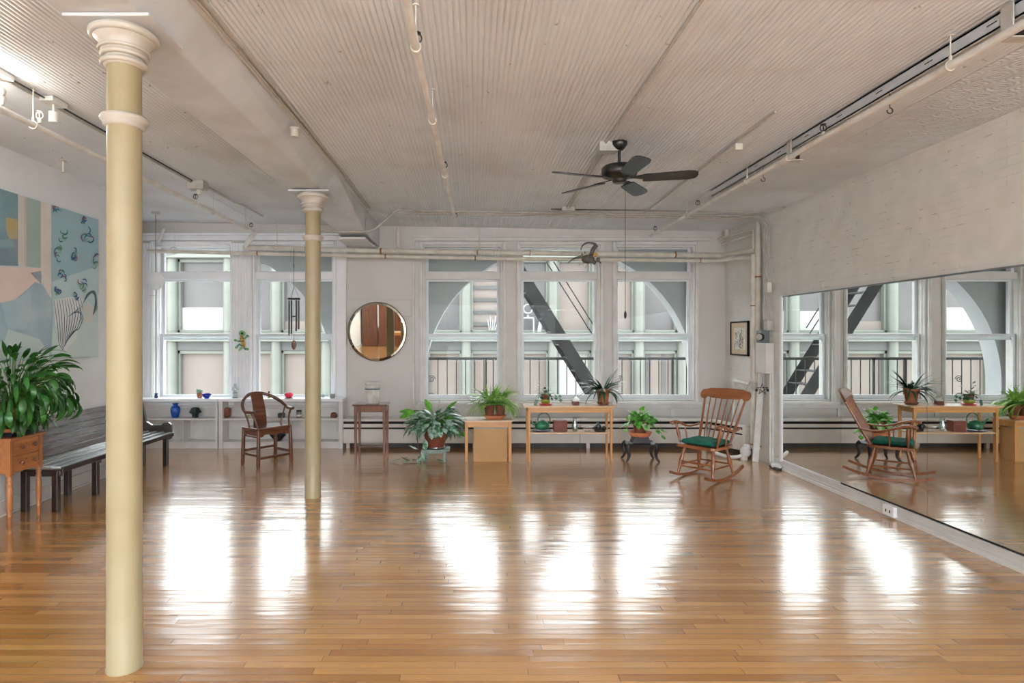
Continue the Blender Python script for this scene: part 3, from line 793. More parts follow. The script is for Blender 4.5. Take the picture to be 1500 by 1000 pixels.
for v in b.v:                      # keep leaves off the wall behind
    if v.x < -.16: v.x = -.16 + (v.x + .16) * .03
    if v.z < .02 and abs(v.x) < .15 and abs(v.y) < .2: v.z = .02
b.build('foliage', ['lily', 'stem'], t)

# ------------------------------------------------------------------ bench along the left wall
t = thing('slatted_bench', 'long dark brown slatted wooden bench against the white side wall', 'bench', (-4.05, 6.6, 0))
by0, by1 = 5.60, 7.68
def bb(b, n, m='bench', bev=.004): return b.build(n, m, t, world=True, bevel=bev)
xb = lambda z: -4.20 - (z - .43) * .14
seat = MB()
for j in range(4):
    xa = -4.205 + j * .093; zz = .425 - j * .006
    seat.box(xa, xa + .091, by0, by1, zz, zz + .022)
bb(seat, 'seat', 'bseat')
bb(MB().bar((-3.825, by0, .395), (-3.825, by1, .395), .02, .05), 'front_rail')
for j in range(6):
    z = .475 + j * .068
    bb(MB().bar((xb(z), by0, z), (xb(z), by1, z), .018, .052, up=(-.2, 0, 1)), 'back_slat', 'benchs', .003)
def bleg(x, y, w=.055, d=.05, z=.38): bb(MB().box(x - w / 2, x + w / 2, y - d / 2, y + d / 2, 0, z), 'leg')
for yy in (5.63, 6.22, 6.95, 7.64):
    bleg(-3.90, yy); bleg(-4.19, yy)
    bb(MB().box(-4.2, -3.85, yy - .02, yy + .02, .33, .39), 'bracket')
for yy in (by1 - .02,):
    p = [(-4.21, .34), (-3.835, .34), (-3.835, .50), (-3.86, .545), (-3.90, .56), (-3.94, .53), (-4.10, .53), (-4.20, .60), (-4.28, .86), (-4.245, .86)]
    pp = [(-4.27, .34), (-3.835, .34), (-3.835, .52), (-3.87, .55), (-3.93, .545), (-3.96, .515), (-4.08, .515), (-4.15, .56), (-4.22, .84), (-4.27, .84)]
    bb(MB().prism([(x, yy, z) for x, z in pp], (0, -.02, 0), (0, .02, 0)), 'end_panel')

# ------------------------------------------------------------------ horseshoe-back chair
rz = R(52)
ux, uy = math.cos(rz), math.sin(rz)
ccx, ccy = -2.646, 7.747
t = thing('horseshoe_chair', 'dark carved chair with a curved horseshoe top rail in front of the white shelves', 'chair', (ccx, ccy, 0), rz)
def hc(b, n, m='chair', bev=.004): return b.build(n, m, t, bevel=bev)
hw, hd = .23, .165
hc(MB().box(-hw - .02, hw + .02, -hd - .02, hd + .02, .465, .495), 'seat', 'chairx', .008)
hc(MB().box(-hw, hw, -hd, hd, .44, .467), 'seat_rail')
for sx in (-1, 1):
    for sy in (-1, 1):
        hc(MB().tube([(sx * (hw + .012), sy * (hd + .01), 0), (sx * (hw + .01), sy * (hd + .01), .02), (sx * hw, sy * hd, .47)], [.018, .025, .022], 12), 'leg', 'chair', 0)
for sy in (-1, 1):
    ap = [(-hw + .02, .45), (-hw + .02, .385), (-hw + .055, .385), (-hw + .07, .405), (-hw + .11, .412), (-.04, .40), (0, .39), (.04, .40), (hw - .11, .412), (hw - .07, .405), (hw - .055, .385), (hw - .02, .385), (hw - .02, .45)]
    hc(MB().prism([(x, sy * hd, z) for x, z in ap], (0, -.008, 0), (0, .008, 0)), 'apron', 'chairx', .002)
for sx in (-1, 1): hc(MB().box(sx * hw - .008, sx * hw + .008, -hd + .02, hd - .02, .40, .45).box(sx * hw - .008, sx * hw + .008, -hd + .02, hd - .02, .375, .39), 'apron', 'chairx', .002)
hc(MB().bar((-hw, -hd, .12), (hw, -hd, .12), .03, .03), 'stretcher'); hc(MB().bar((-hw, hd, .19), (hw, hd, .19), .022, .03), 'stretcher')
for sx in (-1, 1): hc(MB().bar((sx * hw, -hd, .155), (sx * hw, hd, .155), .022, .034), 'stretcher')
sp = smoothpath([(0, hd - .005, .49), (0, hd - .0, .60), (0, hd + .03, .74), (0, hd + .085, .895)], 5)
b = MB()
for i in range(len(sp) - 1):
    w = .19 - .03 * i / len(sp); w2 = .19 - .03 * (i + 1) / len(sp)
    b.bar(sp[i], sp[i + 1], w, .013, up=(0, -1, .3), w2=w2)
hc(b, 'back_splat', 'chairx', 0)
hp = []
for i in range(41):
    a = PI * (-.02 + 1.04 * i / 40)
    f = math.sin(a)
    hp.append((.31 * math.cos(a), .0 + (hd + .10) * f, .70 + .20 * max(f, 0) ** 1.15))
end = [(-.30, -.07, .70), (-.28, -.12, .70), (-.285, -.15, .705)]
hp = [(-p[0], p[1], p[2]) for p in reversed(end)] + hp + end
rr = [.019, .022, .022] + [.022] * 41 + [.022, .022, .019]
hc(MB().tube(hp, rr, 12).sphere(hp[0], .019, 10, 6).sphere(hp[-1], .019, 10, 6), 'horseshoe_rail', 'chair', 0)
for sx in (-1, 1):
    hc(MB().tube(smoothpath([(sx * hw, -hd + .02, .49), (sx * (hw + .01), -hd + .045, .58), (sx * .292, -.09, .70)], 4), .013, 10), 'arm_post', 'chair', 0)
    hc(MB().tube(smoothpath([(sx * hw, .04, .49), (sx * (hw + .02), .04, .58), (sx * .30, .05, .715)], 4), .011, 10), 'arm_post', 'chair', 0)

# ------------------------------------------------------------------ walnut side table + crock
t = thing('side_table', 'slim square-legged walnut side table with a low shelf under the round mirror', 'table', (-1.34, 8.0, 0))
def st(b, n, m='walnut', bev=.003): return b.build(n, m, t, world=True, bevel=bev)
xa, xb_, ya_, yb2 = -1.545, -1.135, 7.84, 8.15
st(MB().box(xa - .02, xb_ + .02, ya_ - .02, yb2 + .02, .735, .755), 'table_top', 'walnutx', .004)
st(MB().box(xa + .02, xb_ - .02, ya_ + .005, ya_ + .02, .655, .735).box(xa + .02, xb_ - .02, yb2 - .02, yb2 - .005, .655, .735).box(xa + .005, xa + .02, ya_ + .02, yb2 - .02, .655, .735).box(xb_ - .02, xb_ - .005, ya_ + .02, yb2 - .02, .655, .735), 'apron')
for lx in (xa + .018, xb_ - .018):
    for ly in (ya_ + .018, yb2 - .018): st(MB().bar((lx, ly, 0), (lx, ly, .735), .026, .026, up=(0, 1, 0), w2=.038, h2=.038), 'leg')
st(MB().box(xa + .02, xb_ - .02, ya_ + .02, yb2 - .02, .19, .208), 'lower_shelf', 'walnutx')
t = thing('stoneware_crock', 'grey stoneware crock with a blue band on the walnut side table', 'crock', (-1.33, 7.99, .756))
MB().lathe([(.082, 0), (.092, .02), (.104, .07), (.108, .14), (.103, .20), (.09, .235), (.086, .245), (.098, .25), (.10, .275), (.096, .283), (.086, .283), (.08, .24), (.085, .1), (0, .02)], n=40).build('jar', 'stone', t)
MB().lathe([(.1049, .184), (.1042, .198)], n=40).lathe([(.1028, .205), (.1015, .209)], n=40).build('blue_band', 'stonebl', t)
b = MB(); hpnts = []
for i in range(24):
    a = 2 * PI * i / 24; X_ = .016 * math.sin(a) ** 3 * 1.3; Z_ = .0145 * (13 * math.cos(a) - 5 * math.cos(2 * a) - 2 * math.cos(3 * a) - math.cos(4 * a)) / 13
    hpnts.append((X_ , -math.sqrt(.1085 ** 2 - X_ ** 2) - .0005, .155 + Z_))
b.tube(hpnts, .0014, 4, closed=True).build('heart_mark', 'stonebl', t)

# ------------------------------------------------------------------ mottled plant on the little stool
t = thing('plant_stool', 'very low grey-green painted stool under the big mottled plant', 'stool', (-.50, 8.0, 0))
def ps(b, n, m='greypaint'): return b.build(n, m, t, world=True, bevel=.003)
ps(MB().box(-.67, -.30, 7.86, 8.12, .135, .158), 'seat')
for lx in (-.62, -.365): 
    for ly in (7.89, 8.09): ps(MB().box(lx - .016, lx + .016, ly - .014, ly + .014, 0, .135), 'leg')
ps(MB().box(-.60, -.38, 7.885, 7.895, .10, .135), 'apron')
t = thing('potted_aglaonema', 'large silvery mottled leafy plant in a brown plastic pot on the low stool', 'plant', (-.49, 7.99, .159))
saucer(t, .17, .035, 'clear'); pot(t, .30, .165, .115, 'plasticpot', z=.012, rim=False)
g = random.Random(5); b = MB()
for i in range(210):
    az = g.uniform(0, 2 * PI); base = Vector((math.cos(az) * .07 * g.random(), math.sin(az) * .07 * g.random(), .28)); q = g.random()
    k = .75 if abs(math.sin(az)) > .7 else 1.0
    if q < .45: leaf(b, base, az, R(g.uniform(15, 50)), g.uniform(.17, .26) * k, g.uniform(.06, .09), g.uniform(1.0, 1.9), g.uniform(.12, .27) * k, n=6, pr=.0035, fold=.2, twist=g.uniform(-.6, .6))
    elif q < .8: leaf(b, base, az, R(g.uniform(55, 88)), g.uniform(.17, .26) * k, g.uniform(.065, .095), g.uniform(1.2, 2.6), g.uniform(.12, .27) * k, n=6, pr=.0035, fold=.2, twist=g.uniform(-.6, .6))
    else: leaf(b, base, az, R(g.uniform(-5, 30)), g.uniform(.16, .2) * k, g.uniform(.055, .075), g.uniform(1.4, 2.2), g.uniform(.08, .14), n=6, pr=.0035, fold=.2, twist=g.uniform(-.5, .5))
for v in b.v: v.y = min(v.y, .62)
b.build('foliage', ['aglao', 'stem'], t)
b = MB()
for az, el, L_, pe, dr in ((.9, 84, .20, .20, .3), (2.4, 70, .20, .20, .4), (.5, 60, .22, .24, .6), (.2, 15, .24, .28, .7), (-.2, -5, .22, .25, .5), (3.3, 42, .22, .32, .8), (4.5, 62, .20, .20, .6), (-.5, 50, .2, .18, 1.2), (3.0, 35, .18, .36, 1.1)):
    leaf(b, (0, 0, .3), az, R(el), L_, .085, dr, pe, n=8, pr=.003, fold=.15, twist=.9)
b.build('fresh_leaves', ['aglaog', 'stem'], t)
b = MB(); b.mat(1)
vine = smoothpath([(-.14, -.02, .29), (-.20, -.05, .27), (-.235, -.06, .16), (-.22, -.07, .02), (-.19, -.08, -.10), (-.24, -.10, -.135), (-.36, -.12, -.13), (-.44, -.12, -.10)], 6)
b.tube(vine, .006, 6); b.tube(smoothpath([(-.12, -.1, .29), (-.14, -.13, .1), (-.17, -.12, -.05), (-.2, -.1, -.13)], 5), .004, 6); b.mat(0)
for p_, az, el, L_ in (((-.40, -.12, -.11), 3.3, 5, .2), ((-.27, -.1, -.13), 3.6, 10, .16), ((-.21, -.07, -.02), 2.9, 40, .14), ((-.19, -.1, -.06), 4.6, -30, .17), ((-.18, -.1, .0), 5.4, -40, .15), ((-.12, -.12, .15), 4.5, -60, .15), ((-.02, -.1, -.11), 5.9, 0, .18), ((-.36, -.1, -.12), 2.2, 20, .12)):
    leaf(b, p_, az, R(el), L_, .075, .4, .02, n=6, pr=.003, fold=.15)
for v in b.v: v.z = max(v.z, -.156)
b.build('trailing_vine', ['aglao', 'vine'], t)

# ------------------------------------------------------------------ low pine table, box, fern
def pine_table(label, x0, x1, y0, y1, h, ap, shelf=None, name='pine_table', over=.03, tt=.02, lw=.034):
    t = thing(name, label, 'table', ((x0 + x1) / 2, (y0 + y1) / 2, 0))
    def q(b, n, m='pine', bev=.003): return b.build(n, m, t, world=True, bevel=bev)
    q(MB().box(x0 - over, x1 + over, y0 - .02, y1 + .02, h - tt, h), 'table_top', 'pinetop', .003)
    q(MB().box(x0 + lw, x1 - lw, y0 + .006, y0 + .024, h - tt - ap, h - tt), 'front_apron'); q(MB().box(x0 + lw, x1 - lw, y1 - .024, y1 - .006, h - tt - ap, h - tt), 'back_apron')
    q(MB().box(x0 + .006, x0 + .024, y0 + lw, y1 - lw, h - tt - ap, h - tt), 'side_apron'); q(MB().box(x1 - .024, x1 - .006, y0 + lw, y1 - lw, h - tt - ap, h - tt), 'side_apron')
    for lx in (x0 + lw / 2, x1 - lw / 2):
        for ly in (y0 + lw / 2, y1 - lw / 2): q(MB().bar((lx, ly, 0), (lx, ly, h - tt), lw * .78, lw * .78, up=(0, 1, 0), w2=lw, h2=lw), 'leg', 'pinez')
    if shelf: q(MB().box(x0 + .008, x1 - .008, y0 + .01, y1 - .01, shelf - .018, shelf), 'shelf', 'pinetop')
    return t
pine_table('low pine table with a brown box beneath and the fern on top', -.10, .515, 7.85, 8.19, .548, .075, lw=.045, over=.01)
t = thing('cardboard_box', 'plain kraft-brown box with a grey top under the low pine table', 'box', (.235, 8.02, 0))
MB().box(.015, .455, 7.885, 8.15, 0, .43).build('carton', 'cardboard', t, world=True, bevel=.003)
MB().box(.015, .455, 7.885, 8.15, .43, .452).build('lid', 'cardtop', t, world=True, bevel=.003)
t = thing('potted_fern', 'bright yellow-green fern in two brown pots on the low pine table', 'plant', (.30, 8.02, .549))
b = MB().lathe([(.11, 0), (.155, .045), (.145, .045), (.10, .015), (0, .015)], n=40)
for v in b.v: v.y *= .68
b.build('saucer', 'terral', t)
pot(t, .165, .068, .05, 'terrad', z=.016, rim=False, c=(-.073, 0)); pot(t, .165, .066, .05, 'terrad', z=.016, rim=False, c=(.073, 0))
g = random.Random(3); b = MB()
for i in range(300):
    c = Vector(((-.073 if i % 2 else .073) + g.uniform(-.04, .04), g.uniform(-.04, .04), .16)); az = g.uniform(0, 2 * PI)
    k = .7 if math.sin(az) > .5 else 1
    fr = math.sin(az) < -.35
    leaf(b, c, az, R(g.uniform(68, 88) if fr else g.uniform(35, 86)), g.uniform(.20, .34) if fr else g.uniform(.24, .40) * k, g.uniform(.015, .026), g.uniform(.6, 1.5) if fr else g.uniform(1.2, 2.9), g.uniform(.06, .12), n=7, fold=.1, pr=.0015, twist=g.uniform(-.4, .4))
for v in b.v:
    v.x = min(v.x, .335)
    if abs(v.x) < .25 and v.z < .012: v.z = .012
b.build('foliage', ['fern', 'stem'], t)
b = MB()
for i in range(6):
    az = (3.4, 3.0, 2.4, 1.6, .3, 2.9)[i]; el = (40, 25, 60, 86, 60, 45)[i]
    p = Vector((-.05, .02, .16)); e = R(el); pts = [p.copy()]
    for j in range(9):
        p = p + Vector((math.cos(az) * math.cos(e), math.sin(az) * math.cos(e), math.sin(e))) * .033; e -= .08; pts.append(p.copy())
    b.mat(1); b.tube(pts, .0022, 4)
    for j in range(5, 10):
        for sg in (-1, 1): leaf(b, pts[j], az + sg * 1.2, .1, .055, .028, .4, .0, n=4, fold=.1)
b.build('bronze_fronds', ['bronze', 'bronze'], t)

# ------------------------------------------------------------------ pine console and what it carries
pine_table('tall narrow pine console table with a lower shelf under the middle window', .725, 1.835, 7.85, 8.15, .735, .07, shelf=.385, name='console_table', over=.055)
ct = .736; sh = .386
t = thing('potted_violet', 'small round-leaved trailing plant in a lime bowl on the pine console', 'plant', (.975, 8.02, ct))
MB().lathe([(.07, 0), (.10, .012), (.095, .015), (.06, .005), (0, .005)], n=30).build('red_saucer', 'redplate', t)
MB().lathe([(.04, .006), (.058, .02), (.068, .05), (.066, .07), (.06, .07), (.055, .03)], n=30).build('lime_bowl', 'lime', t)
pot(t, .075, .06, .048, 'terrad', z=.06)
g = random.Random(9); b = MB()
for i in range(46):
    az = g.uniform(0, 2 * PI); k = .6 if math.sin(az) > .4 else 1
    leaf(b, (0, 0, .12), az, R(g.uniform(0, 80)), g.uniform(.04, .055), g.uniform(.035, .045), g.uniform(.6, 1.8), g.uniform(.05, .17) * k, n=5, fold=.1, pr=.0015, shape=.8)
for p_ in ((-.13, -.03, .06), (-.14, -.03, .03), (-.12, -.04, .08), (.14, -.02, .12), (.19, -.02, .14), (.2, -.02, .09)): leaf(b, p_, 4.7, -1.2, .05, .045, .2, .01, n=5, fold=.1)
b.mat(1); b.tube(smoothpath([(0, 0, .13), (-.08, -.02, .14), (-.13, -.03, .09), (-.135, -.03, .03)], 4), .002, 4); b.tube(smoothpath([(0, 0, .13), (.10, -.02, .15), (.17, -.02, .15), (.2, -.02, .1)], 4), .002, 4)
b.build('foliage', ['violet', 'stem'], t)
t = thing('glass_box', 'tiny house-shaped glass box between the two plants on the console', 'box', (1.375, 8.02, ct))
MB().box(-.045, .045, -.035, .035, 0, .008).box(-.043, .043, -.033, .033, .008, .045).build('contents', 'redwood', t)
MB().prism([(-.047, 0, .045), (.047, 0, .045), (.047, 0, .085), (0, 0, .115), (-.047, 0, .085)], (0, -.037, 0), (0, .037, 0)).build('glass_case', 'clear', t)
t = thing('potted_clivia', 'strap-leaved dark green plant in a tall terracotta pot on the console', 'plant', (1.745, 8.02, ct))
saucer(t, .085, .03, 'terrad'); pot(t, .20, .092, .062, 'terra', z=.01)
g = random.Random(21); b = MB()
for i in range(44):
    az = (0 if i % 2 else PI) + g.gauss(0, .75); el = g.uniform(42, 86)
    leaf(b, (math.cos(az) * .02, math.sin(az) * .01, .17), az, R(el), g.uniform(.27, .38), g.uniform(.034, .046), g.uniform(.6, 2.1), g.uniform(.03, .06), n=9, fold=.35, pr=.006, shape=.45)
for v in b.v: v.y = min(v.y, .42)
b.build('foliage', ['clivia', 'stem'], t)
# shelf contents
t = tag(MB().lathe([(.07, 0), (.13, .014), (.125, .018), (.06, .006), (0, .006)], (.915, 7.99, sh), n=36).build('plate', 'navy'), 'dark blue plate under the green watering can on the console shelf', 'plate')
t = thing('watering_can', 'small green watering can with a hoop handle on a blue plate', 'watering can', (.925, 7.99, sh + .0195))
MB().lathe([(.05, 0), (.085, .01), (.098, .05), (.092, .085), (.06, .115), (.035, .125), (.03, .125), (.03, .11)], n=32).build('body', 'canco', t)
MB().tube(smoothpath([(-.08, 0, .05), (-.12, 0, .08), (-.155, 0, .12), (-.175, 0, .145)], 4), [.017, .016, .015, .014, .013, .012, .011, .010, .010, .010, .010, .011, .011], 12).build('spout', 'canco', t)
MB().tube(smoothpath([(-.055, 0, .10), (-.045, 0, .17), (0, 0, .215), (.06, 0, .215), (.105, 0, .16), (.10, 0, .09), (.075, 0, .06)], 5), .007, 8).build('handle', 'canco', t)
t = thing('wooden_box', 'reddish-brown wooden box beside the watering can on the console shelf', 'box', (1.165, 7.99, sh))
MB().box(-.088, .088, -.06, .06, 0, .125).build('case', 'redwood', t, bevel=.003); MB().box(-.09, .09, -.062, .062, .125, .142).build('lid', 'redwood', t, bevel=.003)
t = tag(MB().lathe([(.036, 0), (.04, .01), (.04, .09), (.024, .13), (.022, .145), (.028, .16), (.028, .175), (.022, .175), (.02, .14), (.034, .09), (.034, .01), (0, .01)], (1.36, 7.98, sh), n=28).build('glass_bottle', 'clear'), 'clear glass milk bottle on the console shelf', 'bottle')
t = tag(MB().lathe([(.035, 0), (.04, .008), (.078, .062), (.073, .062), (.03, .012), (0, .012)], (1.53, 7.98, sh), n=32).mat(1).lathe([(.0655, .04), (.0745, .054)], (1.53, 7.98, sh), n=32).build('patterned_bowl', ['stone', 'walnut']), 'small brown and cream patterned bowl on the console shelf', 'bowl')
t = thing('camera_gadget', 'black folding camera-like gadget at the end of the console shelf', 'camera', (1.695, 7.98, sh))
MB().box(-.075, .07, -.02, .03, 0, .06).build('body', 'blackm', t, bevel=.008)
MB().lathe([(.03, -.03), (.03, .045), (.022, .05), (0, .05)], (-.03, -.02, .07), n=20, axis='Y').build('lens', 'black', t); MB().lathe([(.024, -.02), (.024, .035), (0, .038)], (.05, -.02, .045), n=20, axis='Y').build('lens', 'black', t)
MB().sphere((-.03, 0, .10), (.02, .02, .014)).build('dial', 'greymetal', t)

# ------------------------------------------------------------------ iron stool with the pothos
t = thing('iron_plant_stand', 'low dark cast-iron stand with flared legs carrying the pothos', 'stand', (2.225, 7.97, 0))
def isd(b, n): return b.build(n, 'iron', t, bevel=.003)
b = MB(); vs = []
for (hx, hy, z) in ((.185, .12, .205), (.19, .125, .225), (.12, .085, .24), (.095, .07, .315), (.0, .0, .32)):
    vs += [(-hx, -hy, z), (hx, -hy, z), (hx, hy, z), (-hx, hy, z)]
fs = [(3, 2, 1, 0)]
for i in range(4):
    for j in range(4): fs.append((i * 4 + j, i * 4 + (j + 1) % 4, i * 4 + 4 + (j + 1) % 4, i * 4 + 4 + j))
b.add(vs, fs); isd(b, 'top_plate')
for sx in (-1, 1):
    for sy in (-1, 1):
        pts = smoothpath([(sx * .165, sy * .105, .23), (sx * .19, sy * .12, .19), (sx * .175, sy * .11, .09), (sx * .195, sy * .125, .03), (sx * .22, sy * .135, .006)], 4)
        isd(MB().tube(pts, [.03 - .018 * i / (len(pts) - 1) for i in range(len(pts))], 10), 'leg')
t = thing('potted_pothos', 'bright green heart-leaved plant in a brown pot on the iron stand', 'plant', (2.225, 7.97, .321))
saucer(t, .155, .06, 'terral'); pot(t, .17, .10, .072, 'terrad', z=.03)
g = random.Random(31); b = MB(); b2 = MB()
for i in range(120):
    az = g.uniform(0, 2 * PI); tgt = b2 if g.random() < .25 else b
    leaf(tgt, (g.uniform(-.05, .05), g.uniform(-.05, .05), .18), az, R(g.uniform(8, 88)), g.uniform(.07, .10), g.uniform(.05, .07), g.uniform(.5, 1.8), g.uniform(.06, .17), n=5, fold=.2, pr=.002, twist=g.uniform(-.8, .8), shape=.75)
for p_, az in (((.24, -.03, .12), 5.6), ((.20, -.03, .10), 5.0), ((.28, -.03, .10), 6.0), ((.26, -.05, .03), 5.2), ((-.17, -.05, .12), 3.6), ((-.2, -.03, .16), 2.9)): leaf(b, p_, az, -.3, .08, .06, .5, .02, n=5, fold=.2, shape=.75)
b.mat(1); b.tube(smoothpath([(.05, 0, .17), (.14, -.02, .15), (.22, -.03, .10), (.27, -.05, .04)], 4), .003, 5); b.tube(smoothpath([(-.05, 0, .17), (-.13, -.02, .17), (-.18, -.04, .13)], 4), .003, 5)
b.build('foliage', ['pothos', 'stem'], t); b2.build('pale_leaves', ['pothosv', 'stem'], t)

# ------------------------------------------------------------------ rocking chair
rz = R(-50.3); ccx, ccy = 2.72, 7.0
t = thing('rocking_chair', 'brown spindle-back wooden rocking chair with a green cushion near the mirrors', 'chair', (ccx, ccy, 0), rz)
def rk(b, n, m='rock', bev=0): return b.build(n, m, t, bevel=bev)
RR = 1.15
def rz_(y): return y * y / (2 * RR)
for sx in (-1, 1):
    pts = [(sx * .215, -.40 + .86 * i / 16, rz_(-.40 + .86 * i / 16) + .014) for i in range(17)]
    b = MB()
    for i in range(16): b.bar(pts[i], pts[i + 1], .024, .03)
    rk(b, 'rocker', 'rock')
def turned(p, q, r, n=14, k=1):
    p = Vector(p); q = Vector(q)
    prof = ((0, .55), (.06, .7), (.12, .8), (.16, .6), (.2, .75), (.35, 1.0), (.5, 1.25), (.62, 1.1), (.7, .75), (.73, 1.05), (.77, .75), (.88, .85), (1, .6))
    return MB().tube([p.lerp(q, a) for a, _ in prof], [r * b_ for _, b_ in prof], n)
for sx in (-1, 1):
    rk(turned((sx * .215, -.24, rz_(.24) + .02), (sx * .175, -.155, .365), .021), 'leg')
    rk(turned((sx * .215, .22, rz_(.22) + .02), (sx * .165, .15, .355), .020), 'leg')
    rk(MB().tube([(sx * .205, -.21, .15), (sx * .2, 0, .15), (sx * .205, .20, .15)], [.008, .013, .008], 10), 'stretcher')
for y in (-.215,): 
    rk(MB().tube([(-.2, y, .19), (0, y, .19), (.2, y, .19)], [.009, .015, .009], 10), 'stretcher'); rk(MB().tube([(-.2, y, .14), (0, y, .14), (.2, y, .14)], [.009, .013, .009], 10), 'stretcher')
rk(MB().tube([(-.2, .2, .16), (0, .2, .16), (.2, .2, .16)], [.008, .012, .008], 10), 'stretcher')
sp = [(-.245, -.23), (-.2, -.255), (.2, -.255), (.245, -.23), (.25, .05), (.225, .19), (.18, .225), (-.18, .225), (-.225, .19), (-.25, .05)]
rk(MB().prism([(x, y, .362) for x, y in sp], (0, 0, 0), (0, 0, .03)), 'seat', 'rockx', .008)
def bp(s, z):    # point on the leaning back
    f = (z - .385) / .6
    return Vector((s * (.19 + .075 * f), .185 + .30 * f, z))
for sx in (-1, 1):
    rk(MB().tube([bp(sx, .385), bp(sx, .5), bp(sx, .57), bp(sx, .60), bp(sx, .75), bp(sx, .93)], [.013, .018, .02, .015, .014, .012], 12), 'back_post')
for i in range(6):
    s = -1 + 2 * (i + 1) / 7
    rk(MB().tube([bp(s, .385), bp(s, .55), bp(s, .70), bp(s, .92)], [.006, .009, .009, .006], 10), 'spindle')
cr = [(-.235, .885), (-.27, .875), (-.30, .895), (-.312, .93), (-.305, .965), (-.285, .985), (-.245, .99), (-.20, 1.005), (0, 1.012), (.20, 1.005), (.245, .99), (.285, .985), (.305, .965), (.312, .93), (.30, .895), (.27, .875), (.235, .885), (.22, .905), (.20, .90), (.17, .89), (.0, .885), (-.17, .89), (-.20, .90), (-.22, .905)]
cv = []
for x, z in cr:
    f = (z - .385) / .6; cv.append((x, .185 + .30 * f + .25 * (.0 - x * x) + .012, z))
rk(MB().prism(cv, (0, -.012, 0), (0, .012, 0)), 'crest_rail', 'rockx', .006)
for sx in (-1, 1):
    pts = smoothpath([(sx * .255, .30, .575), (sx * .27, .17, .558), (sx * .275, .04, .572), (sx * .285, -.08, .615), (sx * .285, -.18, .64), (sx * .285, -.245, .63)], 5)
    b = MB()
    n_ = len(pts)
    b.tube(pts, [.018 + .014 * min(1, i / n_ * 1.2) for i in range(n_)], 14, flat=.55); b.sphere(pts[-1], (.031, .026, .024))
    rk(b, 'arm')
    rk(turned((sx * .225, -.17, .39), (sx * .28, -.17, .625), .016), 'arm_post')
    rk(MB().tube([(sx * .235, .0, .39), (sx * .25, .0, .49), (sx * .272, .0, .575)], [.007, .010, .007], 10), 'arm_spindle')
# cushion
b = MB(); nx, ny = 26, 24; vs = []
def cush(u, v):
    x = u * .215; y = v * .20 - .015
    ed = max(0, 1 - max(abs(u), abs(v)) ** 6) ** .5
    tuft = sum(math.exp(-((u - a) ** 2 + (v - c) ** 2) / .025) for a in (-.45, .45) for c in (-.4, .4))
    crease = .006 * math.sin(u * 9 + v * 4) * (1 - abs(u))
    k = 1 - .06 * (abs(u) ** 4) * (abs(v) ** 4)
    return x * k, y * k, ed, tuft, crease
for side in (1, -1):
    for j in range(ny + 1):
        for i in range(nx + 1):
            u = -1 + 2 * i / nx; v = -1 + 2 * j / ny
            x, y, ed, tf, crs = cush(u, v)
            z = .420 + (side * (.034 * ed - (.022 * tf if side > 0 else 0)) + (crs if side > 0 else 0)) if side > 0 else .420 - .026 * ed
            vs.append((x, y, z))
o_ = (nx + 1) * (ny + 1); fs = []
for j in range(ny):
    for i in range(nx):
        a = j * (nx + 1) + i; fs.append((a, a + 1, a + nx + 2, a + nx + 1)); fs.append((o_ + a, o_ + a + nx + 1, o_ + a + nx + 2, o_ + a + 1))
cb2 = MB().add(vs, fs, True)
Mx = Matrix.Translation((ccx, ccy, 0)) @ Matrix.Rotation(rz, 4, 'Z')
cb2.v = [Mx @ v for v in cb2.v]
tag(cb2.build('seat_cushion', 'green'), 'tufted dark green cushion on the seat of the rocking chair', 'cushion')
# ------------------------------------------------------------------ ceiling fan
t = thing('ceiling_fan', 'black five-blade ceiling fan hanging from the corrugated ceiling', 'fan', (1.24, 5.07, 2.968))
ctop = cz(1.24) - 2.968 - .006
MB().lathe([(.0, ctop - .07), (.03, ctop - .07), (.045, ctop - .055), (.065, ctop - .03), (.068, ctop - .005), (.066, ctop)], n=32).build('canopy', 'black', t)
MB().cyl((0, 0, .1), (0, 0, ctop - .06), .013).lathe([(.014, .125), (.03, .12), (.04, .10), (.04, .085)], n=20).build('downrod', 'black', t)
MB().lathe([(.0, -.035), (.05, -.035), (.06, -.02), (.06, .0), (.10, .01), (.14, .02), (.148, .04), (.148, .09), (.13, .105), (.06, .115), (0, .115)], n=40).build('motor_housing', 'black', t)
for k, a in enumerate((-87, -15, 57, 129, 201)):
    M_ = Matrix.Rotation(R(a), 4, 'Z'); P_ = Matrix.Rotation(R(-13), 4, 'X')
    b = MB(); out = [(.19, -.055), (.22, -.062), (.55, -.072), (.60, -.062), (.625, -.035), (.628, 0), (.62, .035), (.60, .062), (.55, .072), (.22, .062), (.19, .055)]
    b.prism([(x, y, 0) for x, y in out], (0, 0, -.004), (0, 0, .004))
    b.v = [M_ @ (P_ @ v + Vector((0, 0, -.005))) for v in b.v]
    bl = b.build('blade', 'black', t)
    b = MB(); b.prism([(.09, -.012, 0), (.13, -.018, 0), (.18, -.035, 0), (.25, -.03, 0), (.27, 0, 0), (.25, .03, 0), (.18, .035, 0), (.13, .018, 0), (.09, .012, 0)], (0, 0, -.003), (0, 0, .003))
    b.v = [M_ @ (P_ @ v + Vector((0, 0, .004))) for v in b.v]
    b.build('blade_iron', 'black', bl)
MB().cyl((.045, -.02, -.03), (.045, -.02, -1.125), .0022, n=6).build('pull_cord', 'blackm', t)
MB().sphere((.045, -.02, -1.15), (.011, .011, .033)).build('pull_knob', 'blackm', t)
t = thing('junction_box', 'small beige junction box on the ceiling behind the fan mount', 'box', (1.13, 5.1, 3.2))
MB().box(-.06, .10, -.05, .06, .0, cz(1.2) - 3.2).build('casing', 'conduit', t, bevel=.004)

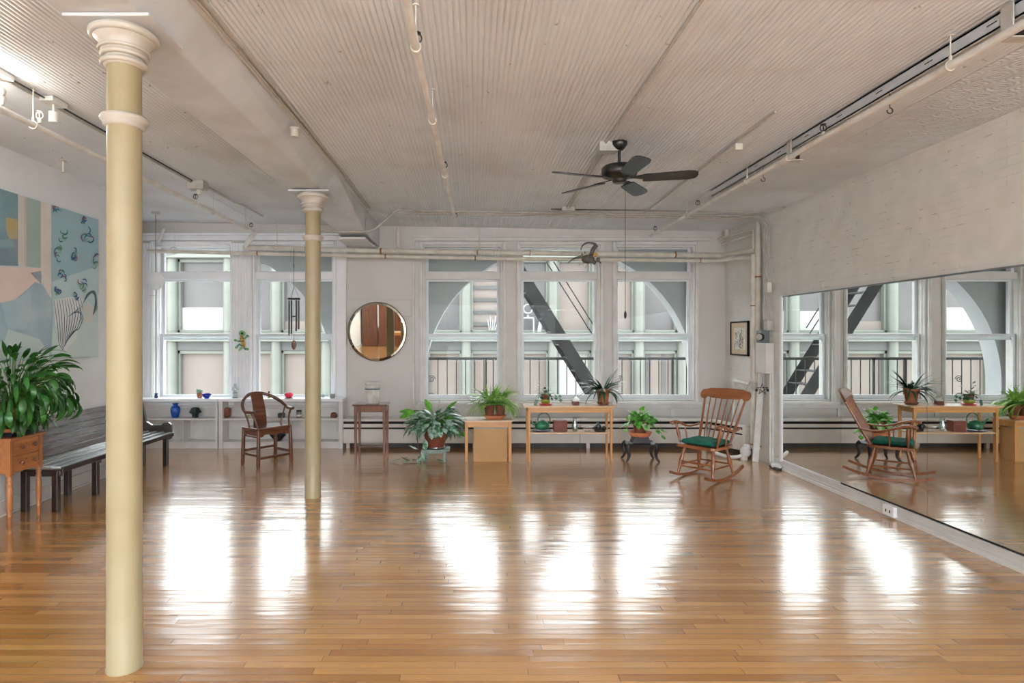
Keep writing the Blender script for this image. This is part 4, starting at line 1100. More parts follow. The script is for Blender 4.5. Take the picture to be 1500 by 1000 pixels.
def pipe(name, label, cat, pts, r, m, n=14, joints=(), group=None, smooth=False, caps=True):
    if smooth: pts = smoothpath(pts, 6)
    if not joints:
        return tag(MB().tube(pts, r, n).build(name, m), label, cat, group)
    p0 = Vector(pts[0]); t = thing(name, label, cat, p0, group=group)
    MB().tube(pts, r, n).build('pipe_run', m, t, world=True)
    for (p, d, rr, ln, mm) in joints:
        p = Vector(p); d = Vector(d).normalized()
        MB().cyl(p - d * ln / 2, p + d * ln / 2, rr, n=n).build('coupling', mm, t, world=True)
    return t
def hanger(x, y, z, r=.03, lab='', top=None, grp='ring hangers of the sprinkler pipes'):
    top = cz(x) - .008 if top is None else top
    t = thing('pipe_hanger', lab, 'hanger', (x, y, z), group=grp)
    MB().tube(arc((0, 0, 0), r + .004, 0, 2 * PI * 23 / 24, 23), .0045, 6, closed=True).build('ring', 'pipe', t)
    MB().cyl((0, 0, r), (0, 0, top - z), .004, n=8).cyl((0, 0, r), (0, 0, r + .03), .009, n=8).build('rod', 'pipe', t)
    MB().cyl((0, 0, top - z - .006), (0, 0, top - z), .018, n=14).build('ceiling_flange', 'pipe', t)
def sprinkler(x, y, z, lab, m='black', up=1):
    t = thing('sprinkler', lab, 'sprinkler', (x, y, z), group='sprinkler heads')
    MB().cyl((0, 0, 0), (0, 0, up * .025), .012, n=12).build('fitting', 'pipe', t)
    b = MB(); b.tube(arc((0, 0, up * .052), .024, 0, 2 * PI * 19 / 20, 19), .004, 6, closed=True); b.cyl((0, 0, up * .03), (0, 0, up * .075), .004, n=8)
    b.build('frame', m, t)
    MB().cyl((0, 0, up * .078), (0, 0, up * .081), .02, n=14).build('deflector', m, t)

# three sprinkler branch pipes
rx, rzz = 2.57, 3.09
pipe('sprinkler_pipe', 'long white sprinkler pipe running beside the steel raceway towards the mirrors', 'pipe', [(rx, .2, rzz), (rx, 8.62, rzz)], .0225, 'pipew',
     joints=[((rx, 7.5, rzz), (0, 1, 0), .028, .06, 'pipew'), ((rx, 4.9, rzz), (0, 1, 0), .027, .05, 'pipew'), ((rx, 8.6, rzz), (0, 1, 0), .028, .05, 'pipew')])
for y, l in ((3.23, 'white ring hanger on the right-hand pipe, closest to the camera'), (5.62, 'ring hanger on the right-hand pipe beyond the fan'), (7.2, 'ring hanger near the far end of the right-hand pipe')): hanger(rx, y, rzz, .0225, l)
for y, l in ((4.40, 'black sprinkler head on the right-hand pipe nearer the camera'), (6.85, 'black sprinkler head on the right-hand pipe past the fan'), (8.45, 'black sprinkler head at the window end of the right-hand pipe')): sprinkler(rx, y, rzz + .02, l)
for y, l in ((5.6, 'small hook under the right-hand pipe, beyond the fan'), (3.9, 'small hook under the right-hand ceiling pipe, near the tin panel')):
    x_ = rx + .14
    tag(MB().cyl((x_, y, cz(x_) - .01), (x_, y, cz(x_) - .14), .003, n=6).tube(arc((x_, y, cz(x_) - .16), .018, R(90), R(-200), 12), .004, 6).build('ceiling_hook', 'darkgrey'), l, 'hook')
mp = [(-.292, -.5, 3.09), (-.285, 3.0, 3.09), (-.21, 7.76, 3.09)]
pipe('sprinkler_pipe', 'white sprinkler pipe down the middle of the ceiling ending above the first beige window', 'pipe', mp, .021, 'pipew', joints=[((-.249, 5.45, 3.09), (.016, 1, 0), .028, .09, 'pipew'), ((-.21, 7.74, 3.09), (0, 1, 0), .026, .05, 'pipew')])
for y, l in ((3.02, 'ring hanger on the middle pipe closest to the camera'), (4.05, 'ring hanger on the middle pipe, second from the camera'), (5.75, 'ring hanger on the middle pipe, third from the camera')): hanger(-.285 + (y - 3) * .0158, y, 3.09, .021, l)
for y, l in ((3.08, 'black sprinkler head on the middle pipe closest to the camera'), (5.35, 'black sprinkler head halfway along the middle pipe'), (7.55, 'black sprinkler head at the end of the middle pipe')): sprinkler(-.285 + (y - 3) * .0158, y, 3.11, l)
lx, lz = -3.02, 3.09
pipe('sprinkler_pipe', 'white sprinkler pipe over the bench side, passing behind the thick column', 'pipe', [(lx, .3, lz), (lx, 8.35, lz)], .0225, 'pipew',
     joints=[((lx, 6.6, lz), (0, 1, 0), .028, .06, 'pipew'), ((lx, 8.33, lz), (0, 1, 0), .028, .05, 'pipew')])
for y, l in ((4.13, 'ring hanger on the bench-side pipe before the thick column'), (7.0, 'ring hanger on the bench-side pipe past the thick column'), (8.0, 'ring hanger at the window end of the bench-side pipe')): hanger(lx, y, lz, .0225, l)
for y, l in ((4.15, 'pale sprinkler head on the bench-side pipe before the thick column'), (6.55, 'black sprinkler head on the bench-side pipe past the thick column'), (8.2, 'black sprinkler head at the window end of the bench-side pipe')): sprinkler(lx + (.03 if y < 5 else 0), y, lz + .02, l, 'pipe' if y < 5 else 'black')

# steel raceway box along the right pipe
def rail(name, label, cat, x0, x1, y0, y1, z0, m='raceway'):
    t = thing(name, label, cat, ((x0 + x1) / 2, (y0 + y1) / 2, z0))
    z1 = cz(x1) - .014
    MB().box(x1 - .02, x1, y0, y1, z0, z1 - .01).build('far_flange', 'pipew', t, world=True)
    b = MB().box(x0, x0 + .006, y0, y1, z0, z1).box(x0, x1, y0, y1, z1 - .01, z1).box(x0, x0 + .022, y0, y1, z0, z0 + .008)
    b.mat(1)
    for k in range(12):
        yy = y0 + .3 + k * .42
        if yy < y1 - .1: b.box(x0 - .0015, x0, yy, yy + .06, (z0 + z1) / 2, (z0 + z1) / 2 + .005)
    b.build('channel', [m, 'gap'], t, world=True)
    return t
rail('steel_raceway', 'long grey steel raceway fixed to the ceiling beside the right-hand pipe', 'raceway', 2.62, 2.76, .6, 6.6, 3.17)
for y, l in ((2.93, 'metal bracket with a dark fitting on the raceway at the picture corner'), (4.95, 'small metal bracket clamped on the raceway above the brick wall')):
    t = thing('raceway_bracket', l, 'bracket', (2.68, y, 3.1))
    MB().box(-.075, -.066, -.035, .035, -.01, .15).box(-.075, .03, -.03, .03, -.02, -.01).build('plate', 'conduit', t, bevel=.002)
    MB().cyl((0, 0, .0), (0, 0, .06), .03 if y < 3 else .015, n=14).build('fitting', 'blackm', t)

# conduits on the ceiling
def con(label, pts, r=.011, m='conduit', n=8, smooth=False, group='thin painted conduits on the ceiling'): return pipe('conduit', label, 'conduit', pts, r, m, n, group=group, smooth=smooth)
zc = lambda x, d=.024: cz(x) - d
con('conduit running from the fan box to the wall side of the ceiling', [(1.12, 5.16, zc(1.1)), (1.19, 7.55, zc(1.2))]); con('twin conduit close beside the fan box run', [(1.155, 5.16, zc(1.1)), (1.225, 7.55, zc(1.2))], .006)
con('conduit coming over the camera to the fan box', [(1.10, 0, zc(1.1)), (1.12, 5.04, zc(1.1))], .009)
con('conduit right of the fan ending at a white sensor', [(2.17, 4.3, zc(2.2)), (2.20, 6.0, zc(2.2)), (2.24, 7.9, zc(2.24))], .009)
t = tag(MB().box(2.16, 2.22, 4.93, 4.97, 3.17, 3.225).cyl((2.19, 4.95, 3.225), (2.19, 4.95, cz(2.19) - .004), .006).build('conduit_box', 'pipe', bevel=.004), 'little painted box hanging on the ceiling conduit to the fan side', 'box')
t = tag(MB().box(1.13, 1.29, 7.55, 7.62, cz(1.2) - .06, cz(1.2) - .006).build('junction_box', 'conduit', bevel=.004), 'flat beige junction box where the fan conduit meets the cross conduits', 'box')
# cross conduits near the windows that turn down the brick wall
yA = 7.86
for i, (dy, dz, xs, xe, r_) in enumerate(((.0, .02, -.90, 3.80, .011), (.10, .022, -1.36, 3.768, .011), (-.22, .02, 1.28, 3.74, .011), (.17, .03, -.90, 3.735, .009))):
    y = yA + dy; zz = lambda x: cz(x) - dz - .01
    pts = [(xs, y, zz(xs)), (1, y, zz(1)), (xe - .14, y, zz(3.6))]
    for q in range(1, 7):
        a = PI / 2 * q / 6; pts.append((xe - .14 + .14 * math.sin(a), y + (7.70 - y) * q / 6, zz(3.6) - .14 + .14 * math.cos(a)))
    yend = (y, y, y, y)[i]
    pts.append((xe, 7.70, (1.85, 1.85, 3.12, 1.85)[i]))
    if i == 2: pts = pts[:3] + [(XR - .03, y - .35, zz(3.8))]
    con(('painted conduit turning down the brick wall to the meter', 'painted conduit turning down beside the first one to the switch box', 'short cross conduit ending at the brick wall top', 'thinnest of the painted conduits turning down above the panel')[i], pts, r_)
# loop around the beam end
con('painted conduit dropping from the ceiling and looping under the beam end', [(-.90, 7.86, zc(-1)), (-1.0, 7.86, zc(-1) - .01), (-1.22, 7.83, 3.08), (-1.32, 7.8, 3.01), (-1.42, 7.78, 3.0), (-1.8, 7.78, 3.005), (-1.98, 7.86, 3.05)], .013, smooth=True)
con('painted conduit running down the face of the beam end', [(-1.36, 7.96, zc(-1.3)), (-1.395, 7.93, 3.22), (-1.40, 7.88, 3.02)], .010, smooth=True)
for d, l in ((0, 'conduit hugging the top corner of the beam'), (.035, 'second conduit hugging the top corner of the beam')):
    con(l, [(-1.38 + d, .3, zc(-1.38, .016)), (-1.375 + d, 3, zc(-1.38, .016)), (-1.34 + d, 6.2, zc(-1.34, .016)), (-1.37 + d, 7.8, zc(-1.37, .016))], .010)
t = tag(MB().cyl((-1.385, 4.68, 3.25), (-1.385, 4.68, 3.19), .03, n=18).cyl((-1.385, 4.68, 3.25), (-1.385, 4.68, 3.262), .036, n=18).build('sensor', 'pipe'), 'small painted sensor cap on the beam edge between the columns', 'sensor')
t = tag(MB().box(-1.83, -1.44, 8.1, 8.75, 2.955, 2.985).box(-1.80, -1.42, 8.75, 9.05, 2.955, 2.98).build('beam_bracket', 'beam', bevel=.006), 'painted plate boxed under the beam where it meets the window wall', 'plate')
# left ceiling: conduit, boxes, track lamps
con('dark conduit along the ceiling over the bench', [(-3.07, 3.9, zc(-3.07, .03)), (-3.07, 6.55, zc(-3.07, .03))], .010)
con('second conduit along the ceiling over the bench', [(-3.03, 3.9, zc(-3.03, .03)), (-3.03, 6.5, zc(-3.03, .03))], .007, 'darkgrey')
con('conduit continuing from the ceiling box to the window wall', [(-3.0, 6.75, zc(-3.0, .03)), (-2.98, 7.5, zc(-3, .03)), (-2.9, 7.6, zc(-3, .05)), (-2.9, 8.3, zc(-3, .05))], .013)
t = thing('ceiling_box', 'painted electrical box with a round socket on the ceiling above the bench-side pipe', 'box', (-3.03, 6.62, cz(-3.03) - .1))
MB().box(-.09, .09, -.06, .06, 0, .095).build('casing', 'conduit', t, bevel=.005); MB().cyl((.02, 0, 0), (.02, 0, -.05), .03, n=16).build('socket', 'pipe', t)
def lamp_head(x, y, lab, lit):
    t = thing('track_lamp', lab, 'lamp', (x, y, cz(x) - .012))
    MB().box(-.05, .05, -.08, .08, -.035, 0).build('mount', 'pipew', t, bevel=.004)
    MB().cyl((0, 0, -.03), (.0, 0, -.09), .008, n=10).build('stem', 'pipew', t)
    if lit:
        for dz_ in (-.125, -.175):
            MB().lathe([(.02, .03), (.034, .0), (.036, -.03), (.033, -.03), (.028, 0), (0, .02)], (.0, -.0, dz_), n=20, axis='Y').build('lamp_shade', 'pipew', t)
            MB().sphere((.0, -.02, dz_), .02).build('bulb', 'warmlight', t)
    else: MB().cyl((0, 0, -.09), (0, 0, -.165), .03, n=20).build('lamp_shade', 'pipew', t)
lamp_head(-3.06, 3.87, 'lit twin track lamp over the bench side at the picture edge', True)
lamp_head(-3.02, 4.33, 'unlit white cylinder lamp on the conduit over the bench side', False)
t = tag(MB().cyl((-4.02, 5.9, cz(-4) - .006), (-4.02, 5.9, 3.25), .008, n=10).cyl((-4.02, 5.9, cz(-4) - .012), (-4.02, 5.9, cz(-4) - .004), .035, n=18).cyl((-4.02, 5.9, 3.25), (-4.02, 5.9, 3.258), .02, n=14).build('sprinkler_drop', 'pipe'), 'short pipe stub hanging from the ceiling above the painting', 'pipe')

# ------------------------------------------------------------------ heating pipes along the window wall
def PW(x, y, Y=8.75): return W(x, y, Y)
up = [PW(357, 362, 8.79), PW(560, 367.6, 8.79), PW(800, 370.8, 8.79), PW(1052, 373.8, 8.79)]
lo = [PW(216, 367.5, 8.70), PW(440, 372.6, 8.70), PW(700, 378, 8.70), PW(1050, 382, 8.70)]
def band(p, q, f, r_, m='rust', ln=.018): 
    p = Vector(p); q = Vector(q); return (p.lerp(q, f), q - p, r_, ln, m)
elbowU = [PW(1052, 374.5), W(1070, 372.5, 8.55), W(1104, 368, 8.05)]
pipe('heating_pipe', 'thicker upper beige heating pipe running across the windows', 'pipe', up + [W(1063, 373.5, 8.62), W(1106, 366, 8.02)], .037, 'pipe', 18,
     joints=[band(up[0], up[1], .45, .045), band(up[0], up[1], .99, .046, ln=.025), band(up[1], up[2], .35, .046, 'pipe'), band(up[1], up[2], .58, .046), band(up[1], up[2], .90, .046, ln=.01), band(up[2], up[3], .3, .046, 'pipe'), band(up[2], up[3], .75, .046), band(up[0], up[1], .15, .046, 'pipe')])
pipe('heating_pipe', 'thinner lower beige heating pipe just under the upper one', 'pipe', lo + [W(1088, 377, 8.2), W(1101, 378, 8.02)], .027, 'pipe', 16,
     joints=[band(lo[0], lo[1], .72, .032), band(lo[1], lo[2], .48, .033), band(lo[1], lo[2], .985, .032), band(lo[2], lo[3], .45, .032), band(lo[2], lo[3], .93, .033, ln=.01), (W(1068, 378.5, 8.5), W(1088, 375, 8.2) - PW(1050, 380.8), .030, .35, 'pipew')])
# stand-off drops from the wall/ceiling
def drop(px, y0, y1, lab, r_=.012, thick=False, Y=8.78):
    a, b_ = W(px, y0, Y), W(px, y1, Y)
    t = thing('pipe_support', lab, 'hanger', b_, group='supports of the heating pipes')
    MB().cyl(a, b_, r_ * (2.2 if thick else 1), n=12).build('rod', 'pipe', t, world=True)
    MB().tube(arc((b_.x, 8.75, b_.z - .05), .05, 0, 2 * PI * 23 / 24, 23), .006, 6, closed=True).build('clamp', 'pipe', t, world=True)
drop(583, 333, 363, 'thick painted pipe drop holding the heating pipes beside the beam end', thick=True)
drop(702, 333, 365, 'rod holding the heating pipes above the first beige window', .010)
drop(728, 336, 366, 'wire holding the heating pipes at the edge of the first beige window', .003)
drop(1022, 330, 370, 'rod holding the heating pipes above the third beige window', .006)
drop(406, 324, 358, 'rod holding the heating pipes behind the slim column', .005)
drop(256, 324, 362, 'wire holding the lower heating pipe at the first white window', .003)
tag(MB().tube([W(372, 342, 8.35), W(360, 359, 8.7)], .034, 14).build('pipe_elbow', 'pipew'), 'slanting white pipe piece dropping from the bench-side pipe to the heating pipe', 'pipe')
tag(MB().tube([W(240, 336, 8.9), W(229, 360, 8.75)], .020, 12).build('pipe_brace', 'pipew'), 'slanting white brace above the first white window', 'brace')
# risers in the corner
v1 = W(1103.5, 375, 7.99); v2 = W(1110.3, 366, 7.95)
pipe('riser_pipe', 'thick beige vertical riser pipe nearest the framed picture', 'pipe', [(v1.x, 7.99, v1.z + .02), (v1.x, 7.99, .16)], .036, 'pipe', 18, joints=[((v1.x, 7.99, v1.z - .03), (0, 0, 1), .042, .05, 'pipe'), ((v1.x, 7.99, 2.05), (0, 0, 1), .038, .015, 'rust'), ((v1.x, 7.99, .21), (0, 0, 1), .039, .02, 'rust')])
pipe('riser_pipe', 'thick beige vertical riser pipe behind the one nearest the picture', 'pipe', [(v2.x, 7.95, v2.z + .22), (v2.x, 7.95, .16)], .035, 'pipe', 18, joints=[((v2.x, 7.95, v2.z - .02), (0, 0, 1), .041, .08, 'pipe'), ((v2.x, 7.95, 2.43), (0, 0, 1), .041, .02, 'rust'), ((v2.x, 7.95, .19), (0, 0, 1), .041, .02, 'rust')])
for (xa, ya2, xb2, yb3, xc, r_, l, yy) in ((1052, 350, 1097, 337, 1103, .013, 'upper of the two thin pipes bending toward the windows', 8.0), (1058, 357, 1100, 344, 1108, .018, 'lower and fatter of the two thin pipes bending toward the windows', 8.03)):
    p0 = W(xa, ya2, 8.85); p1 = W(xb2, yb3, yy + .12); p2 = W(xc, yb3 + 1, yy); 
    pipe('branch_pipe', l, 'pipe', [p0, p1, p2, (p2.x, yy - .01, p2.z - .05), (p2.x, yy - .01, 2.82)], r_, 'pipe', 12)
tag(MB().cyl(W(1065, 336, 8.95), W(1065, 348, 8.95), .035, n=16).build('pipe_stub', 'pipe'), 'short pipe stub at the ceiling corner over the picture', 'pipe')
# horizontal radiator branch with cord wrapped round the riser
hb = W(1075, 557, 8.5)
t = thing('radiator_branch', 'short white pipe with valve sticking out above the radiator cover corner', 'pipe', (hb.x, 8.5, .44))
MB().tube([(hb.x, 8.5, hb.z), (v1.x - .02, 8.05, hb.z - .02)], .026, 14).build('pipe_run', 'pipew', t, world=True)
MB().cyl((hb.x, 8.5, hb.z), (hb.x, 8.5, .43), .018, n=12).cyl((hb.x, 8.5, hb.z - .04), (hb.x, 8.5, hb.z + .035), .032, n=14).build('elbow', 'pipew', t, world=True)
b = MB(); g = random.Random(2)
for k in range(7):
    cx_, cz_ = v1.x + g.uniform(-.03, .06), hb.z + g.uniform(-.07, .05)
    b.tube([Vector((cx_ + .07 * math.cos(a * PI / 8 + k), 7.985 - .02 + .045 * math.sin(a * PI / 8), cz_ + .05 * math.sin(a * PI / 8 + k * 1.7))) for a in range(16)], .0045, 6, closed=True)
tag(b.build('tangled_wire', 'conduit'), 'tangled cord wrapped around the riser pipes beside the radiator branch', 'cord')
# valve cluster at the foot
vb = W(1090, 662, 8.02)
t = thing('pipe_valve', 'lumpy white-painted valve and elbows at the foot of the risers', 'valve', (vb.x, 8.02, .0))
MB().sphere((.02, 0, .10), (.07, .07, .075)).cyl((.02, 0, .05), (.05, 0, .2), .045, n=14).build('body', 'pipew', t)
MB().cyl((.0, 0, .0), (.0, 0, .06), .045, n=16).build('base', 'pipew', t)
MB().tube(smoothpath([(.0, .0, .06), (-.1, .02, .03), (-.2, .08, .025), (-.33, .2, .06)], 5), .024, 12).build('tail_pipe', 'pipew', t)
MB().cyl((-.02, -.06, .16), (-.02, -.10, .16), .03, n=14).build('handwheel', 'pipew', t)
# leaning board, panel, meter, box
wl = XR - .012
a = W(1119, 540, 7.85); b_ = W(1116, 676, 7.85)
tag(MB().bar((3.70, 7.86, 0.001), (3.795, 7.86, 1.26), .08, .02, up=(0, -1, 0)).build('leaning_board', 'pipew', bevel=.004), 'narrow white board leaning in the corner under the electrical panel', 'board')
t = thing('electrical_cabinet', 'grey-white electrical panel box on the brick wall beside the mirrors', 'panel', (XR, 7.75, 1.15))
MB().box(XR - .11, XR - .001, 7.62, 7.90, 1.17, 1.56).build('cabinet', 'meter', t, world=True, bevel=.006)
MB().box(XR - .118, XR - .11, 7.64, 7.88, 1.20, 1.53).box(XR - .12, XR - .118, 7.72, 7.80, 1.26, 1.42).build('cover', 'meter', t, world=True, bevel=.003)
MB().box(XR - .14, XR - .11, 7.902, 7.912, 1.2, 1.5).build('side_flap', 'meter', t, world=True, bevel=.004)
t = thing('electric_meter', 'round black-rimmed meter on top of the electrical panel', 'meter', (XR - .12, 7.80, 1.62))
MB().box(XR - .11, XR - .001, 7.74, 7.88, 1.56, 1.72).build('base', 'greymetal', t, world=True, bevel=.004)
b = MB().lathe([(.05, 0), (.05, .03), (.046, .04), (.04, .04)], (0, 0, 0), n=28, axis='Y')
b2 = MB().lathe([(0, .042), (.042, .042)], (0, 0, 0), n=28, axis='Y')
Mr = Matrix.Translation((XR - .10, 7.77, 1.635)) @ Matrix.Rotation(R(-55), 4, 'Z')
for q_ in (b, b2): q_.v = [Mr @ v for v in q_.v]
b.build('rim', 'blackm', t, world=True); b2.build('dial', 'bone', t, world=True)
tag(MB().box(XR - .09, XR - .001, 7.62, 7.72, 1.72, 1.84).build('switch_box', 'conduit', bevel=.005), 'small square switch box on the conduits above the meter', 'box')
tag(MB().box(XR - .10, XR - .04, 7.60, 7.68, 2.20, 2.33).build('conduit_box', 'pipe', bevel=.005), 'small upright conduit box high on the brick wall corner', 'box')
for k, l in ((0, 'white conduit down the brick wall from the switch box to the floor'), (1, 'second white conduit down the brick wall below the panel')):
    con(l, [(XR - .03 - .03 * k, 7.60 - .0 * k, 1.17), (XR - .03 - .03 * k, 7.60, .002)], .014, 'pipew', 10, group='white conduits below the panel')
con('broad beige upright pipe beside the risers in the corner', [(XR - .035, 7.98, cz(3.8) - .01), (XR - .035, 7.98, 1.5)], .03, 'wall')
t = thing('wall_charger', 'small white rounded device on the floor at the mirror end of the wall', 'device', (XR - .06, 7.45, 0))
MB().box(-.05, .04, -.09, .09, 0, .035).build('base', 'darkgrey', t, bevel=.01); MB().sphere((0, 0, .035), (.055, .095, .045)).build('housing', 'pipew', t)
# wire star
b = MB(); sc_ = W(1116.5, 570, 7.75)
sp_ = [Vector((sc_.x + .075 * math.cos(PI / 2 + k * 4 * PI / 5), 7.75, sc_.z + .075 * math.sin(PI / 2 + k * 4 * PI / 5))) for k in range(5)]
for k in range(5): b.cyl(sp_[k], sp_[(k + 1) % 5], .004, n=6)
b.cyl(sp_[0], sp_[0] + Vector((0, 0, .09)), .002, n=5)
for k in (2, 3): b.cyl(sp_[k], sp_[k] - Vector((0, 0, .02)), .002, n=5).sphere(sp_[k] - Vector((0, 0, .035)), (.016, .016, .02))
tag(b.build('wire_star', 'darkgrey'), 'five-point wire star with two dark beads hanging below the electrical panel', 'ornament')
# framed drawing
t = thing('framed_drawing', 'black-framed ink drawing on the side wall behind the rocking chair', 'picture', (XR, 8.56, 1.62))
xf = XR - .03; fy0, fy1, fz0, fz1 = 8.30, 8.86, 1.37, 1.86
MB().box(xf, XR - .002, fy0, fy0 + .022, fz0, fz1).box(xf, XR - .002, fy1 - .022, fy1, fz0, fz1).box(xf, XR - .002, fy0, fy1, fz0, fz0 + .022).box(xf, XR - .002, fy0, fy1, fz1 - .022, fz1).build('frame', 'blackm', t, world=True)
MB().box(xf + .012, XR - .002, fy0 + .02, fy1 - .02, fz0 + .02, fz1 - .02).build('mount_card', 'mat_card', t, world=True)
MB().box(xf + .010, xf + .012, fy0 + .10, fy1 - .10, fz0 + .09, fz1 - .09).build('drawing_sheet', 'bone', t, world=True)
b = MB(); g = random.Random(4)
for k in range(34):
    y_, z_ = g.uniform(8.45, 8.71), g.uniform(1.49, 1.74)
    pts = smoothpath([(xf + .0095, y_ + g.uniform(-.05, .05), z_ + g.uniform(-.05, .05)) for _ in range(4)], 3); b.tube(pts, .0016, 4)
b.build('ink_marks', 'ink', t, world=True)

# ------------------------------------------------------------------ things on the white shelves
Z1, Z2, Z3 = .731, .441, .101
def at(px, Y): return (px - CX) * Y / F
t = thing('blue_vase', 'cobalt blue glass vase on the middle shelf of the left shelf unit', 'vase', (at(257, 8.92), 8.92, Z2))
MB().lathe([(.04, 0), (.048, .01), (.066, .08), (.07, .12), (.058, .16), (.03, .18), (.03, .19), (.048, .21), (.043, .21), (.025, .188), (.05, .15), (.06, .1), (.04, .02), (0, .015)], n=32).build('vase_body', 'bluevase', t)
tag(MB().lathe([(.045, 0), (.05, .03), (.055, .055), (.093, .075), (.096, .085), (.06, .14), (.045, .15), (.03, .15), (.03, .14)], (at(286, 8.92), 8.92, Z2), n=6, smooth=False).build('faceted_pot', 'slate'), 'dark green faceted pot beside the blue vase', 'pot')
tag(MB().lathe([(.05, 0), (.078, .03), (.07, .065), (.068, .07), (.074, .075), (.072, .135), (.05, .145), (0, .147)], (at(331, 8.92), 8.92, Z2), n=8, smooth=False).build('clay_pot', 'terrad'), 'reddish-brown faceted clay pot near the upright between the shelf units', 'pot')
tag(MB().box(at(413, 8.92) - .05, at(413, 8.92) + .045, 8.88, 8.95, Z2, Z2 + .07).build('dark_box', 'slate', bevel=.01), 'small dark box seen through the chair rail on the shelf', 'box')
t = thing('glass_jar', 'small glass jar with a black lid on the shelf right of the chair', 'jar', (at(438, 8.92), 8.92, Z2))
MB().lathe([(.036, 0), (.038, .01), (.038, .085), (.03, .09)], n=24).build('jar_glass', 'greymetal', t); MB().cyl((0, 0, .09), (0, 0, .11), .038).build('lid', 'blackm', t); MB().lathe([(.0385, .02), (.0385, .045)], n=24).build('paper_band', 'bone', t)
t = thing('lidded_basket', 'little dark red-brown lidded box at the end of the shelf by the slim column', 'box', (at(489, 8.92), 8.92, Z2))
MB().box(-.042, .042, -.035, .035, 0, .05).build('case', 'redwood', t, bevel=.006); MB().sphere((0, 0, .05), (.045, .036, .03)).build('lid', 'redwood', t)
tag(MB().lathe([(.05, 0), (.055, .01), (.115, .085), (.12, .10), (.112, .10), (.05, .015), (0, .015)], (at(407, 8.9), 8.9, Z3), n=36).build('dark_bowl', 'iron'), 'dark brown bowl on the bottom shelf behind the horseshoe chair', 'bowl')
tag(MB().cyl((at(364, 8.9), 8.9, Z2), (at(364, 8.9), 8.9, Z2 + .04), .02).build('candle_jar', 'lime'), 'tiny green jar on the shelf behind the chair back', 'jar')
# on the top boards
t = thing('potted_cactus', 'tiny pale cactus in a terracotta pot beside the cobalt bowl', 'plant', (at(292.5, 8.95), 8.95, Z1))
pot(t, .075, .045, .03, 'terra')
b = MB(); g = random.Random(8)
for k in range(12): b.sphere((g.uniform(-.035, .035), g.uniform(-.03, .03), .085 + g.uniform(-.01, .03)), .018, 8, 5)
b.build('foliage', 'succ', t)
tag(MB().lathe([(.03, 0), (.032, .006), (.055, .03), (.07, .072), (.066, .072), (.05, .034), (.025, .01), (0, .01)], (at(302.8, 8.86), 8.86, Z1), n=32).build('cobalt_bowl', 'blueglass'), 'cobalt blue glass bowl on top of the white shelf', 'bowl')
t = thing('dark_jar', 'tiny dark blue jar at the column end of the white shelf top', 'jar', (at(229, 8.92), 8.92, Z1))
MB().lathe([(.025, 0), (.03, .02), (.02, .05), (.026, .07), (0, .07)], n=16).build('body', 'navy', t); MB().box(.012, .03, -.01, .01, .0, .05).build('label_tag', 'bone', t)
t = thing('oil_lamp', 'small clear glass oil lamp on the shelf top by the fluted mullion', 'lamp', (at(344.5, 8.93), 8.93, Z1))
MB().lathe([(.04, 0), (.042, .01), (.04, .012), (.036, .05), (.03, .075)], n=24).build('font', 'clear', t); MB().lathe([(.04, .0), (.04, .014)], n=24).lathe([(.03, .072), (.034, .078), (.03, .088)], n=24).build('collar', 'greymetal', t)
MB().lathe([(.028, .088), (.044, .12), (.042, .145), (.022, .185), (.02, .205), (.026, .21)], n=24).build('chimney', 'clear', t)
t = thing('red_bowl', 'bright red round glass candle bowl on the shelf top near the slim column', 'bowl', (at(423, 8.9), 8.9, Z1))
MB().lathe([(.03, .006), (.055, .02), (.064, .05), (.055, .078), (.048, .08), (.05, .05), (.02, .012), (0, .012)], n=30).build('bowl_body', 'red', t); MB().lathe([(0, 0), (.06, 0), (.062, .006), (0, .006)], n=30).build('dish', 'redwood', t)
t = thing('bud_vase', 'slender little green figurine on the shelf top behind the chair', 'figurine', (at(394, 8.93), 8.93, Z1))
MB().lathe([(.02, 0), (.022, .01), (.008, .03), (.006, .07), (0, .075)], n=14).build('body', 'lime', t); MB().sphere((0, 0, .085), (.012, .012, .016)).build('head', 'blackm', t)
b = MB(); g = random.Random(12)
for k in range(9): b.sphere((at(474, 8.9) + g.uniform(-.07, .07), 8.9 + g.uniform(-.03, .03), Z1 + .022 + g.uniform(0, .03)), .02, 10, 6)
for k in range(3): b.tube([(at(470 + k * 4, 8.9), 8.9, Z1 + .03), (at(469 + k * 5, 8.9), 8.9, Z1 + .11)], .003, 6)
tag(b.build('glass_pebble_ornament', 'clear'), 'clear glass pebble ornament beside the little grey cube', 'ornament')
tag(MB().box(at(487, 8.9) - .03, at(487, 8.9) + .03, 8.87, 8.93, Z1, Z1 + .065).build('grey_cube', 'greymetal', bevel=.004), 'small grey cube at the end of the white shelf top', 'cube')
tag(MB().cyl((at(403, 8.9), 8.9, Z1), (at(403, 8.9), 8.9, Z1 + .02), .012).build('tealight', 'lime'), 'tiny green tealight cup on the shelf top behind the chair', 'candle')

